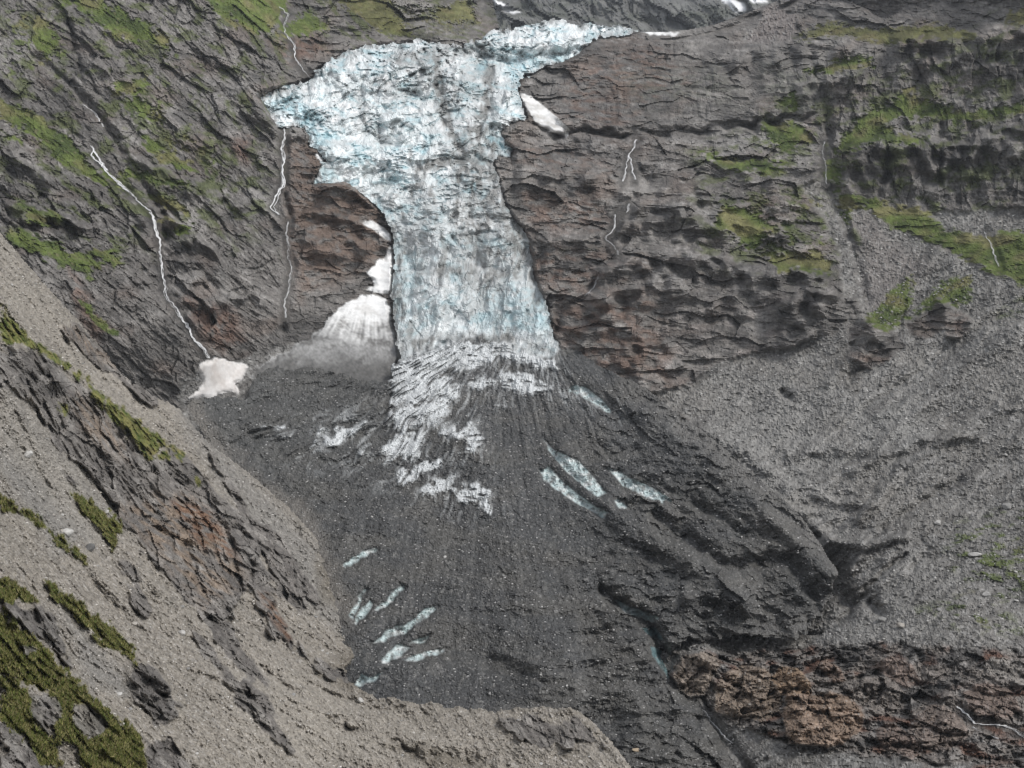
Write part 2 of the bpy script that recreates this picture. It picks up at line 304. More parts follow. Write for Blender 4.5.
def _cells(x, y, seed, jitter):
    xi = np.floor(x); yi = np.floor(y)
    f1 = np.full_like(x, 9); f2 = np.full_like(x, 9); bi = np.zeros_like(x); bj = np.zeros_like(x); bx = np.zeros_like(x); by = np.zeros_like(x)
    for a in (-1, 0, 1):
        for b in (-1, 0, 1):
            ci = (xi+a+4096); cj = (yi+b+4096); iu = ci.astype(np.uint32); ju = cj.astype(np.uint32)
            dx = xi+a+.5+jitter*(_h(iu, ju, seed)-.5)-x; dy = yi+b+.5+jitter*(_h(iu, ju, seed+1)-.5)-y
            d = dx*dx+dy*dy; n = d < f1
            f2 = np.where(n, f1, np.minimum(f2, d)); f1 = np.where(n, d, f1)
            bi = np.where(n, ci, bi); bj = np.where(n, cj, bj); bx = np.where(n, dx, bx); by = np.where(n, dy, by)
    iu = bi.astype(np.uint32); ju = bj.astype(np.uint32)
    return np.stack([bx, by, np.sqrt(f2)-np.sqrt(f1), _h(iu, ju, seed+2), _h(iu, ju, seed+3)-.5, _h(iu, ju, seed+4)-.5])
def facets(U, V, ang, sx, sy, seed, tilt=1.0, step=1.0, jitter=.95):
    """broken planar faces: every cell has its own height and slant. Returns height in units of sy, gap to the neighbour, cell tone"""
    a = math.radians(ang); x = (U*math.cos(a)+V*math.sin(a))/sx; y = (V*math.cos(a)-U*math.sin(a))/sy
    sh = x.shape; x = x.astype(f32).ravel(); y = y.astype(f32).ravel(); n = max(1, min(48, len(x)//20000))
    r = np.concatenate(list(POOL.map(lambda t: _cells(t[0], t[1], seed, jitter), zip(np.array_split(x, n), np.array_split(y, n)))), 1).reshape((6,)+sh)
    return step*(r[3]-.5)+tilt*(r[4]*r[0]+r[5]*r[1])*1.6, r[2], r[3]
def cracks(x, y, z, lam, seed, fp, width=.1):
    n = np.abs(noise(x/lam, y/lam, z/lam, seed)); return -np.maximum(1-n/width, 0)*lam*sstep(1.5, 4, lam/fp)
def speck(U, V, seed, k=1.7, ang=0, el=1.0):
    a = math.radians(ang); p = U*math.cos(a)+V*math.sin(a); q = V*math.cos(a)-U*math.sin(a)
    return noise(p/(k*el), q/k, 0*U+seed*.37, seed)
def beds(U, V, ang, lams, seed, warp, px, cut=.2):
    """bedding over the surface's own (u, v) chart, slabs running at ang below the horizontal"""
    a = math.radians(ang); al = U*math.cos(a)+V*math.sin(a); ac = U*math.sin(a)-V*math.cos(a)+warp
    h = np.zeros_like(U)
    for k, (lam, amp) in enumerate(lams):
        w = noise(al/(lam*7), ac/(lam*4), 0*U, seed+k*5)*.9+noise(al/(lam*2.2), ac/(lam*1.6), 0*U, seed+1+k*5)*.22
        q = ac/lam+w; f = q-np.floor(q)
        m = sstep(-.4, .4, noise(al/(lam*4), ac/(lam*1.5), 0*U+7, seed+2+k*5))
        h += np.minimum(f/(1-cut), (1-f)/cut)*m*lam*amp
    return h*px, al, ac
def paint(col, w, c):
    return col+(np.asarray(c, f32)-col)*w[..., None]
def ledges(U, V, jit, lst):
    h = np.zeros_like(U)
    for pl, amp, below, above in lst:
        p = np.array(pl, float); yl = np.interp(U[0], p[:,0], p[:,1])[None, :]+jit*8
        t = np.minimum(U-p[0,0], p[-1,0]-U); wn = sstep(0, 18, t)
        dv = V-yl
        f = np.where(dv > 0, np.exp(-np.maximum(dv, 0)/below), sstep(-above, 0, dv))
        h += 2.0*amp*wn*f*np.clip(.75+.7*jit, 0, 1.6)
    return h

ROCKG = np.array((.165,.155,.145)); ROCKD = np.array((.085,.082,.079)); ROCKL = np.array((.30,.285,.27)); ROCKR = np.array((.19,.105,.075))

COURSES = [[(92,146),(97,158),(105,168),(112,178),(122,187),(136,198),(150,213),(155,225),(160,250),(162,275),(164,293),(172,305),(185,325),(195,340),(208,358)],[(278,7),(283,11),(288,15),(283,25),(287,35),(292,45),(296,60),(303,70),(312,80)],
 [(637,140),(635,149),(628,154),(626,165),(623,182)],[(629,157),(633,168),(635,181)],[(628,204),(626,213),(616,215),(612,232),(606,239),(613,246),(620,256)],[(823,142),(825,160),(826,185)],[(284,128),(282,150),(283,168),(282,185),(276,198),(271,208),(279,215)],
 [(288,222),(286,240),(291,268),(286,296),(284,318)],[(958,708),(968,716),(975,725),(990,726),(1005,727),(1016,731),(1030,741)],[(697,704),(705,713),(716,726),(732,744)],[(985,232),(990,246),(996,256),(999,268)]]
# ================================================================== terrain sheet (both valley sides)
U, V = lattice(-120, 1150, -50, 830); H, W = U.shape
SIL = [(470,-90),(500,30),(540,30),(600,33),(628,31),(660,32),(690,29),(715,24),(735,17),(755,9),(768,4),(790,-5),(815,-20),(870,-90)]
sil = np.interp(U[0], [p[0] for p in SIL], [p[1] for p in SIL])[None, :].astype(f32)
over = np.maximum(sil-V, 0)                                     # rows past the skyline bend away behind it
Vc = np.maximum(V, sil)
D = evA(U, Vc)
under = np.maximum(sstep(-3, 6, samp(poly_sdf(P_ICEFALL), U, V)), sstep(6, 24, samp(poly_sdf(P_TONGUE), U, V)))
D = D+under*50
P = ray(U, Vc)*D[..., None]
P = P+np.stack([0*U, over*9, -over*over*.6-over*7], -1).astype(f32)
px = D/FPX
X, Y, Z = P[..., 0], P[..., 1], P[..., 2]
Nn = normals(np.stack([blur(P[..., k], 8) for k in range(3)], -1))
jU = noise(X/(18*px*1.0), Z/(18*px), Y/400, 3)*1.0
jit = noise(U/40, V/40, 0*U, 5); jit2 = noise(U/14, V/14, 0*U, 6); jit3 = noise(U/6, V/6, 0*U, 7)
wob = jit*6+jit2*4+jit3*2.5
left = sstep(330, 250, U)                                       # share of the steep diagonal strata
right = 1-left
# strata coordinates
al = math.radians(43); s = X*math.cos(al)-Z*math.sin(al); t = X*math.sin(al)+Z*math.cos(al)
wl = noise(X/160, Y/160, Z/160, 11)*18
fp = footprint(P, px)
facing = np.clip(-(Nn*P).sum(-1)/np.linalg.norm(P, axis=-1), 0, 1)
wq = noise(U/170, V/120, 0*U, 14)*11+noise(U/50, V/36, 0*U, 15)*2.5+noise(U/9, V/9, 0*U, 19)*.9
wa = noise(U/26, V/26, 0*U, 141)*4+jit3*1.2; wb = noise(U/26, V/26, 0*U, 142)*4+jit2*1.5
hL, alL, acL = beds(U, V, 40, ((44, .34), (19, .40), (8.5, .48), (4.2, .5)), 2100, wq*1.2+noise(U/220, V/220, 0*U, 16)*20, px)
hL *= .6; toneL = 0; toneR = 0
for sx, sy, am, sd in ((62, 20, .5, 1), (26, 9, .6, 2), (12, 4.6, .65, 3), (6, 2.6, .6, 4)):
    hf, eg, tn = facets(U+wa, V+wb, 43, sx, sy, 5000+sd*10, 1.2, .6); hL += hf*sy*am*px-sstep(.06, 0, eg)*sy*.12*px; toneL = toneL+(tn-.5)
wr = noise(X/180, Y/400, Z/160, 12)*20+noise(X/60, Y/160, Z/50, 13)*5
tr = Z*1.0+X*.06+wr
hR, alR, acR = beds(U, V, 2, ((38, .32), (17, .40), (8, .48), (4, .5)), 3100, wq*1.5, px)
hR *= .6
cliffw = sstep(-14, 14, samp(poly_sdf([(800,72),(880,44),(1160,25),(1160,205),(1000,206),(900,206),(836,180),(820,120)]), U+wob*2, V+wob))
for sx, sy, am, sd in ((64, 20, .45, 1), (27, 9, .55, 2), (12, 4.6, .5, 3), (6, 2.6, .45, 4)):
    hf, eg, tn = facets(U+wa, V+wb, 3, sx, sy, 6000+sd*10, 1.2, .6); hv, ev, tv = facets(U+wa, V+wb, 78, sx*.7, sy, 6050+sd*10, 1.3, .7)
    hf = hf*(1-cliffw)+hv*cliffw; tn = tn*(1-cliffw)+tv*cliffw; hR += hf*sy*am*px; toneR = toneR+(tn-.5)
dome = sstep(-20, 20, samp(poly_sdf([(590,50),(700,36),(800,70),(820,118),(700,130),(600,128),(550,100)]), U, V)); hR *= 1-.45*dome
tone = toneL*left+toneR*right
jv = np.minimum(np.abs(noise(U/14+wq*.05, V/60, 0*U, 17)), .25)*px*9+np.minimum(np.abs(noise(U/6+wq*.1, V/22, 0*U, 18)), .2)*px*4
hR += jv*sstep(-.2, .4, jit)
hI = fractal(X, Y/2, Z, 24, 5, fp, 60, 'ridge', .035)
big = noise(X/190, Y/190, Z/190, 70)*16
rockh = (left*hL+right*hR+hI)*sstep(.02, .35, facing)+big
scree = samp(union(SCREE_A), U+wob*.7, V+wob*.7); crag = samp(union(CRAG_A), U+wob*.5, V+wob*.5)
screem = sstep(-3, 3, scree)*(1-sstep(-3, 3, crag))
LED = [([(520,128),(575,131),(640,136),(700,134),(760,122),(830,118)],-9,16,10),
 ([(505,150),(530,160),(570,170),(600,180),(625,190),(670,193),(720,190)],10,28,14),([(575,138),(620,141),(700,139),(770,130),(820,128)],7,20,8),
 ([(530,240),(560,241),(610,236),(640,208),(700,205),(750,212)],9,22,14),([(556,306),(600,294),(640,291),(656,300)],11,40,10),([(590,276),(640,255),(700,254),(750,271),(800,270),(836,284)],12,50,12),
 ([(560,330),(600,330),(650,325)],5,14,6),([(600,345),(640,345),(680,340)],5,14,6),([(835,153),(870,143),(920,141),(960,147),(1024,128),(1140,118)],16,45,10),([(885,42),(935,39),(975,36),(1060,28),(1140,20)],14,36,10),
 ([(780,90),(840,76),(870,66)],8,20,8),([(700,60),(760,52),(840,45),(884,44)],8,24,10),([(770,300),(830,292),(850,300)],9,30,8),([(848,328),(870,318),(905,320)],9,30,6),([(905,318),(935,300),(958,306)],9,26,6),
 ([(690,160),(760,172),(830,165)],6,18,9),([(680,230),(740,226),(800,236)],6,14,8),([(760,198),(800,205),(830,215)],5,14,8),
 ([(130,205),(165,212),(190,235),(215,255),(232,280)],10,26,10),([(115,150),(160,175),(220,196),(260,208)],9,24,10),([(70,60),(100,68),(140,75)],8,20,10),([(150,290),(190,300),(230,296),(280,300)],7,20,9),
 ([(290,215),(330,212),(360,225),(392,244)],7,16,8),([(292,240),(340,236),(380,252)],6,14,8),([(310,187),(345,184),(380,205)],5,26,5),
 ([(0,205),(30,214),(70,220),(110,240)],8,22,10),([(0,150),(40,172),(80,205)],8,24,10),([(200,300),(240,305)],5,20,6)]
GUL = [([(287,112),(282,132),(285,150),(281,172),(283,190),(290,212),(286,240),(291,268),(286,296),(283,330)],3.2,-11),([(70,20),(74,50),(80,72)],2.5,-9),([(40,60),(75,90),(105,125),(140,180),(165,215)],5,-10),([(165,215),(160,250),(163,290),(172,304)],14,-14),
 ([(818,70),(824,95),(829,125),(824,150),(827,188)],5,-10),([(620,188),(640,180),(652,185)],9,-12),([(925,40),(922,62),(915,84)],6,-12),([(890,145),(886,175),(880,195)],3.5,-9),([(942,125),(941,150),(940,180)],3,-8),
 ([(558,330),(560,310),(590,290),(600,275)],3,-8),([(662,305),(659,340)],3,-3),
 ([(827,188),(840,210),(852,240),(866,300)],5,-5),([(985,232),(992,250),(1000,268)],3,-3),([(905,300),(900,330),(880,348),(850,380)],2.5,-4),([(910,570),(930,548),(920,540)],3,-3),([(838,620),(860,600),(885,570),(905,555)],3,-4),([(1024,300),(960,340),(900,385),(860,410)],4,-4),([(990,330),(930,385),(880,420)],4,3),
 ([(800,560),(830,541),(868,546),(905,536)],5,7),([(822,560),(838,585),(850,605)],9,-5),([(770,500),(800,512),(830,540)],6,6),([(700,430),(745,450),(790,490)],8,5),([(790,455),(830,448),(880,452)],7,5),([(850,470),(920,440),(980,436)],5,5),([(870,602),(878,610)],6,-7),([(783,392),(790,397)],4,-6),([(1024,400),(960,430),(900,470),(860,520)],6,5),([(960,480),(900,515),(870,540)],5,-5),([(940,250),(900,300),(860,350),(830,380)],7,5),([(1020,330),(950,380),(880,440)],8,6),([(718,658),(712,680),(703,700),(712,715)],2.6,-9),([(700,700),(725,738),(750,770)],5,-5),([(60,0),(90,25),(130,55)],3,-5),([(780,640),(820,632)],3,-3)]
hl = ledges(U, V, jit2, LED)
gul = np.zeros_like(U)
for pl, w, a in GUL:
    d = samp(line_dist(pl), U+jit2*3+jit3*1.5, V+jit2*3); gul += a*np.exp(-(d/w)**2)
# loose slopes: runnels down the fall line, humps, blocks
fa = math.radians(-48)
sr = X*math.cos(fa)-Z*math.sin(fa); tq = X*math.sin(fa)+Z*math.cos(fa)
hS = px*(2.6*speck(U, V, 8000, 13, -42, 4)+1.3*speck(U, V, 8001, 5, -42, 3))+fractal(X, Y, Z, 60, 6, px*.8, 90, 'x', .06)
hf, eg, tn = facets(U+wa*.4, V+wb*.4, 20, 4.2, 3.4, 8100); hS += np.maximum(hf, -.1)*1.6*px
blk = noise(X/3.4, Y/3.4, Z/3.4, 99); blk = np.maximum(blk-.22, 0)*3.0*sstep(.2, 1, noise(X/90, Y/90, Z/90, 98)+.8)
hum = poly_sdf([(770,490),(800,470),(860,500),(900,560),(880,600),(840,600)])
hS = hS+blk*.55+fractal(X, Y, Z, 30, 2, px, 97, 'ridge', .13)*sstep(-20, 20, samp(hum, U, V))
grassA = samp(union(GRASS_A), U+wob*.6, V+wob*.6); grassS = samp(union(GRASS_SPARSE), U, V)
tuft = noise(X/9, Y/9, Z/9, 31)+.6*noise(X/3.5, Y/3.5, Z/3.5, 32)
grass_f = np.maximum(sstep(-2, 2, grassA+tuft*5+noise(s/22, Y/30, t/6, 34)*6*left+noise(X/5, Y/9, Z/3, 35)*4+.3), sstep(-5, 15, grassS)*sstep(.05, .5, tuft+.35*jit)*.9)
tilt = np.clip(Nn[..., 2], 0, 1)
flank = 1-grass_f*.5
h = (1-screem)*flank*rockh*.62+screem*(hS)+hl*(1-screem*.8)+gul
h *= sstep(-2, 30, 40-over)
outc = np.full(U.shape, FAR, f32); out_id = np.full(U.shape, -1, np.int32); outcol = np.zeros(U.shape+(3,), f32)
for k, (pl, hh, c, lab) in enumerate(OUTCROPS):
    sd = samp(poly_sdf(pl), U+jit2*2.5+jit3*1.5, V+jit2*2.5+jit3*1.5)
    f = np.clip(sd/13, 0, 1); h += 1.5*hh*np.sqrt(np.clip(1-(1-f)**2, 0, 1))
    out_id[(sd > 0) & (sd > outc)] = k; outc = np.maximum(outc, sd)
om = sstep(-4, 5, outc)
rugged = samp(poly_sdf([(672,650),(740,650),(900,640),(1030,655),(1160,690),(1160,790),(930,765),(860,757),(780,740),(715,715)]), U+wob, V+wob); rugm = np.maximum(sstep(-4, 6, rugged), om)
hO = fractal(X, Y, Z*1.4, 22, 4, px*.9, 120, 'billow', .14)
for sx, sy, am, sd in ((24, 17, .45, 1), (10, 7, .55, 2), (5, 3.6, .55, 3)):
    hf, eg, tn = facets(U+wa, V+wb, 15, sx, sy, 6500+sd*10); hO += hf*sy*am*px-sstep(.08, 0, eg)*sy*.12*px
h = h*(1-.75*rugm*screem)+rugm*hO
snow_polys = {"cone": P_SNOWCONE, "tongue": P_SNOWTONGUE, "left": P_SNOWLEFT, "right": P_SNOWRIGHT, "ledge": P_SNOWLEDGE, "block": P_SNOWBLOCK, "sky": [(634,31),(640,27),(648,27),(660,31),(672,32),(686,33),(676,36),(660,36),(646,34)]}
snow = {k: samp(poly_sdf(p), U+jit2*2.5+jit3*2.6, V+jit2*2+jit3*2.2) for k, p in snow_polys.items()}
snm = np.zeros_like(U)
for k in snow: snm = np.maximum(snm, sstep(-1, 5, snow[k]))
smooth_snow = noise(X/30, Y/30, Z/30, 140)*2+noise(X/9, Y/9, Z/9, 141)*.5
h = h*(1-snm)+snm*(smooth_snow+blur(h, 8)*.8+2.5)
h += grass_f*(.5+.8*np.abs(noise(X/3, Y/3, Z/3, 33)))
wd = np.full_like(U, 80)
for pl in COURSES: wd = np.minimum(wd, samp(line_dist(pl), U, V))
cw = sstep(9, 2.5, wd); h = h*(1-cw)+cw*(blur(h, 12)-1.5)
# ---- colour of the ground itself
v1 = noise(alL/40, acL/5, 0*U, 150)*left+noise(alR/40, acR/5, 0*U, 151)*right
v2 = noise(X/45, Y/45, Z/45, 152); v3 = noise(X/5, Y/5, Z/5, 153); v4 = noise(alL/16, acL/2.2, 0*U, 154)*left+noise(alR/16, acR/2.2, 0*U, 157)*right
col = np.ones(U.shape+(3,), f32)*ROCKG.astype(f32)
col = paint(col, .75*sstep(-.1, .55, v1*.7+v2*.5+v4*.3), ROCKD)
big1 = noise(U/60, V/34, 0*U, 1580)+.5*noise(U/22, V/12, 0*U, 1581); col = paint(col, .6*sstep(.15, .6, big1), (.255,.243,.228)); col = paint(col, .45*sstep(.15, .6, -big1), (.105,.096,.09)); col = paint(col, .4*sstep(.1, .6, noise(U/40, V/26, 0*U, 1582)), (.165,.125,.102))
col = paint(col, .75*sstep(.05, .6, v4*.8-v2*.3+v3*.3-.1), ROCKL)
def wash(polys, c, amt, soft=14, thr=.0, sd=0):
    global col
    d = samp(union(polys), U+wob, V+wob)
    n = noise(X/16, Y/16, tr/7, 160+sd)+.5*v3
    col = paint(col, amt*sstep(-soft, soft, d)*sstep(thr-.45, thr+.45, n), c)
wash([[(185,298),(205,305),(238,312),(246,345),(225,352),(200,335)],[(70,268),(110,330),(90,340)],[(270,40),(312,38),(330,55),(290,64)],[(235,135),(256,140),(250,165),(232,155)]],(.175,.115,.09),.85,8,-.2,1)
wash([[(288,140),(330,145),(390,210),(392,260),(350,270),(300,300),(288,250)]],(.15,.11,.088),.85,14,-.2,2)
wash([[(575,60),(660,45),(690,80),(620,130),(560,120)],[(520,190),(600,195),(610,230),(530,235)],[(555,300),(650,290),(690,390),(600,375),(550,340)],[(500,140),(580,150),(620,175),(520,165)],[(500,245),(600,250),(640,275),(560,300)],[(745,200),(775,198),(775,215),(750,212)],[(845,345),(890,362),(870,372)],[(930,310),(990,318),(960,335)]],(.155,.105,.082),.75,16,.1,3)
wash([[(625,75),(720,70),(740,100),(640,105)],[(760,60),(830,80),(820,120),(770,118)]],(.125,.13,.105),.6,20,0,4)
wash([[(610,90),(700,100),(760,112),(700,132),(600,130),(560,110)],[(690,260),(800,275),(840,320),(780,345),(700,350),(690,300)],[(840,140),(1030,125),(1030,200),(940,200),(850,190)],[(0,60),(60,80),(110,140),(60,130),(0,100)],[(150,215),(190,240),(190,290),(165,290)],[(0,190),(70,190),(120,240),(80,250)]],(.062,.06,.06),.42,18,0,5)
wash([[(520,132),(600,138),(700,138),(790,130),(790,150),(640,150),(540,150)],[(590,268),(700,250),(760,268),(740,280),(640,290)],[(620,200),(720,196),(720,215),(640,220)],[(180,70),(256,80),(262,160),(200,110)],[(250,230),(240,190),(290,200)]],(.27,.26,.25),.6,10,0,6)
wash([[(690,290),(760,300),(760,380),(660,385),(650,330)]],(.34,.31,.29),.6,18,.35,7)
gcol = np.ones(U.shape+(3,), f32)*np.array((.185,.178,.167), f32)
gcol = paint(gcol, .6*sstep(-.3, .5, v2+.4*jit), (.115,.112,.108)); gcol = paint(gcol, .65*sstep(.15, .5, v3+.3*noise(X/2, Y/2, Z/2, 155)), (.30,.295,.285))
gcol = paint(gcol, .6*sstep(-15, 15, samp(poly_sdf([(700,440),(770,395),(860,390),(930,410),(920,460),(830,470),(770,480)]), U+wob*2, V+wob)), (.235,.232,.222))
gcol = paint(gcol, .65*sstep(.0, .5, speck(U+jit*8, V+jit*8, 8200, 9, -42, 7)), (.105,.10,.095)); gcol = paint(gcol, .65*sstep(.0, .5, speck(U+jit*8, V+jit*8, 8201, 12, -40, 6)), (.25,.243,.23)); gcol = paint(gcol, .6*sstep(.2, .6, speck(U+jit*6, V+jit*6, 8203, 3.5, -41, 14)), (.28,.272,.258))
gcol = paint(gcol, .7*sstep(-10, 12, samp(union([[(852,212),(872,214),(896,240),(930,262),(900,320),(868,330),(862,270)]]), U+wob, V+wob)), (.185,.168,.158)); gcol = paint(gcol, .55*sstep(-12, 14, samp(union([[(700,402),(790,362),(868,384),(860,420),(770,470),(730,440)],[(735,478),(800,470),(850,500),(850,540),(800,530)],[(880,560),(930,545),(935,590),(880,610)],[(840,610),(900,600),(960,620),(900,645),(830,640)]]), U+wob*2, V+wob*2)), (.26,.253,.24))
gcol = paint(gcol, .5*sstep(.05, .5, noise(U/60, V/34, 0*U, 8202)), (.205,.195,.18))
gcol = paint(gcol, .7*sstep(-8, 8, samp(poly_sdf([(766,4),(800,12),(800,40),(740,42)]), U+wob, V+wob)), (.19,.165,.155))
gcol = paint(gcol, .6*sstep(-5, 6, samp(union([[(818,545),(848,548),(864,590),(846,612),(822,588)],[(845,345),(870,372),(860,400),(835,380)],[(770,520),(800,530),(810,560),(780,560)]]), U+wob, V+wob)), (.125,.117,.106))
col = col*(1-screem[..., None])+gcol*screem[..., None]
oc = np.zeros_like(col)+np.array((.215,.193,.175), f32)
oc = paint(oc, sstep(.1, .4, noise(X/14, Y/14, Z/9, 170)), (.16,.095,.072)); oc = paint(oc, sstep(.0, .4, noise(X/18, Y/18, Z/12, 171)), (.095,.09,.086)); oc = paint(oc, .7*sstep(.3, .55, noise(X/8, Y/8, Z/5, 172)), (.28,.265,.25))
for k, (pl, hh, c, lab) in enumerate(OUTCROPS):
    m = ((out_id == k)*sstep(0, 3, outc)).astype(f32)
    c = tuple(.46*np.array(c)*1.45+.54*np.array((.235,.212,.185))); cc = np.zeros_like(col)+np.array(c, f32)
    cc = paint(cc, .6*sstep(-.1, .5, noise(X/10, Y/10, Z/6, 173)), np.array(c)*.5); cc = paint(cc, .6*sstep(.15, .5, v3), np.array(c)*1.5+.03)
    oc = oc*(1-m[..., None])+cc*m[..., None]
col = col*(1-rugm[..., None])+oc*rugm[..., None]
grc = np.zeros_like(col)+np.array((.098,.124,.040), f32)
gr2 = noise(X/30, Y/30, Z/30, 180); grc = paint(grc, sstep(.05, .5, gr2), (.145,.138,.066)); grc = paint(grc, sstep(.05, .5, -gr2+.3*v3), (.06,.08,.03)); grc = paint(grc, .6*sstep(.3, .6, v3), (.15,.14,.08))
brown = samp(union([[(780,20),(990,15),(980,48),(800,45)],[(300,-20),(490,-20),(490,45),(330,30)]]), U, V); grc = paint(grc, .6*sstep(-10, 10, brown), (.13,.115,.06))
moss = noise(X/22, Y/22, Z/22, 181)+.5*noise(X/6, Y/6, Z/6, 182)
mossz = samp(union([[(0,0),(300,0),(260,230),(120,260),(0,240)],[(300,-20),(490,-20),(490,45),(330,45)],[(690,150),(1030,0),(1030,200),(840,280),(700,260)]]), U+wob*3, V+wob*3)
col = paint(col, (1-screem)*.8*sstep(-20, 20, mossz)*sstep(-.05, .5, moss), (.082,.098,.036))
col = col*(1-grass_f[..., None])+grc*grass_f[..., None]
snc = np.zeros_like(U)
for k in snow: snc = np.maximum(snc, sstep(-.2, 1.2, snow[k]))
sc = np.zeros_like(col)+np.array((.80,.80,.79), f32)
snd = noise(X/16, Y/16, Z/16, 190)+.6*noise(X/4, Y/4, Z/4, 191)
sth = np.arctan2(U-372, V-270+15); sstr = noise(sth*26, np.hypot(U-372, V-270)/40, 0*U, 192)+.6*noise(sth*60, np.hypot(U-372, V-270)/22, 0*U, 193)
dirtdown = sstep(306, 356, V+wob*1.2+sstr*13+np.abs(U-376)*.22)
coned = sstep(-2, 3, snow["cone"])*np.clip(dirtdown*1.1+.2*snd*dirtdown, 0, .97)
sc = paint(sc, .4*sstep(.1, .6, snd), (.55,.53,.50))
sc = paint(sc, sstep(-2, 3, snow["left"])*(.6+.25*snd), (.50,.455,.42)); sc = paint(sc, sstep(-2, 3, snow["right"])*np.clip(.5+.6*snd, .15, .95), (.45,.43,.40))
sc = paint(sc, .8*sstep(-.1, .7, snd)*coned, (.2,.195,.187)); sc = paint(sc, coned*(.75+.25*sstep(340, 375, V+jit2*10)), (.098,.096,.092))
col = col*(1-snc[..., None])+sc*snc[..., None]
sp = (speck(U, V, 900, 1.5, 40, 2)*left+speck(U, V, 902, 1.5, 0, 2)*right)*(1-screem)+speck(U, V, 904, 1.7)*screem; sp2 = (speck(U, V, 901, 2.8, 40, 2.5)*left+speck(U, V, 903, 2.8, 0, 2.5)*right)*(1-screem)+speck(U, V, 905, 3.4, -35, 1.6)*screem
col *= np.clip(1+(.40*sp+.26*sp2+.22*tone*(1-screem))*(1-.75*snm*(1-np.clip(coned*1.2, 0, 1))), .25, 2.2)[..., None]
col = paint(col, .8*screem*(1-snm)*sstep(.55, .8, sp+.35*sp2), (.36,.355,.34)); col = paint(col, .7*screem*(1-snm)*sstep(.5, .8, -sp-.4*sp2), (.05,.05,.048))
h += px*screem*(1-snm)*sp*.8
wet = sstep(7, 1.5, wd+jit3*2)*(1-snm)*(1-grass_f); col *= (1-.5*wet)[..., None]
PA = raised(P, Nn, h)
# ---- split the lattice into objects
fc = lambda a: (a[:-1,:-1]+a[1:,:-1]+a[:-1,1:]+a[1:,1:])/4
fU, fV = fc(U), fc(V)
covered = (samp(poly_sdf(P_ICEFALL), fU, fV) > 30) | (samp(poly_sdf(P_TONGUE), fU, fV) > 35) | (samp(poly_sdf(P_MORAINE), fU, fV) > 50)
free = ~covered & (fc(over) < 40)
used = np.zeros_like(free)
def take(m):
    global used
    m = m & free & ~used; used |= m; return m
SN = {"cone": ("snow_cone", "dirty avalanche snow cone against the icefall foot, white at its tip and grey below", "snow cone"),
 "tongue": ("snow_patch", "bright white snow streak pinned between brown rock and the icefall edge", "snow patch"),
 "left": ("snow_patch", "grey-white snow patch at the foot of the long thin waterfall", "snow patch"),
 "right": ("snow_patch", "slanting dirty white snow strip in the rock notch beside the upper icefall", "snow patch"),
 "ledge": ("snow_patch", "thin white snow on the dark ledge under the overhanging ice edge", "snow patch"),
 "sky": ("snow_patch", "thin white snow strip on the rock skyline right of the icefall's top", "snow patch"),
 "block": ("snow_patch", "tiny white snow scrap by the brown rock window in the ice", "snow patch")}
def named(kind): return kind
for k, (nm, lab, cat) in SN.items():
    o = add_mesh(nm, PA, col, H, W, take(fc(snow[k]) > 1.0), "snow", smooth=True); tag(o, lab, cat)
for k, (pl, hh, c, lab) in enumerate(OUTCROPS):
    m = take((out_id[:-1,:-1] == k) & (fc(outc) > 0)); tag(add_mesh("rock_outcrop", PA, col, H, W, m, "rock"), lab, "rock outcrop", "rock outcrops below the rubble slope")
gm = take((fc(grass_f) > .55) & (fU < 520)); tag(add_mesh("grass", PA, col, H, W, gm, "turf"), "green turf on ledges of the steep mountainside left of the glacier", "grass", None, "stuff")
gm = take(fc(grass_f) > .55); tag(add_mesh("grass", PA, col, H, W, gm, "turf"), "green and olive turf on the benches right of the glacier", "grass", None, "stuff")
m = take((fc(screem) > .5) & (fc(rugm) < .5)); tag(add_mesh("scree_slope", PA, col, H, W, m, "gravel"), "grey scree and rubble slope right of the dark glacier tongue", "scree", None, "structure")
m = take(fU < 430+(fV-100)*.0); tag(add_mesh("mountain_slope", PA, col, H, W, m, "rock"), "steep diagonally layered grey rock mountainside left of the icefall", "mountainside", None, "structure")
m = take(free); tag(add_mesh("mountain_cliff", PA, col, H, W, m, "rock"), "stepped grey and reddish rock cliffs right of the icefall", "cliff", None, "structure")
TER = dict(U0=-120, V0=-50, P=PA, N=Nn, px=px, step=1.0)
A_scree, A_grass, A_rug = screem, grass_f, rugm

# ================================================================== glacier
U, V = lattice(180, 850, 10, 830); H, W = U.shape
jit = noise(U/40, V/40, 0*U, 205); jit2 = noise(U/14, V/14, 0*U, 206); jit3 = noise(U/6, V/6, 0*U, 207)
sIce = samp(poly_sdf(P_ICEFALL), U+jit2*3+jit3*3, V+jit2*3+jit3*3)+noise(U/3.2, V/3.2, 0*U, 208)*1.3; sTon = samp(poly_sdf(P_TONGUE), U+jit2*4+jit3*3, V+jit*4+jit2*4+jit3*3)
D = evG(U, V); px = D/FPX
P = ray(U, V)*D[..., None]
X, Y, Z = P[..., 0], P[..., 1], P[..., 2]; fp = footprint(P, px)
Nn = normals(np.stack([blur(P[..., k], 8) for k in range(3)], -1))
dU, dV = U-475, V-325
th = np.arctan2(dU, dV+30); rr = np.sqrt(dU**2+dV**2)
rad_t = th*330; rad_r = rr
vb = np.interp(U[0], [385,400,430,465,500,530,560], [374,358,345,336,340,347,358])[None, :]; icem = sstep(5, -5, V-vb+jit*5+jit2*6+jit3*5)*sstep(-8, 4, sIce)               # 1 on the icefall, 0 on the debris tongue
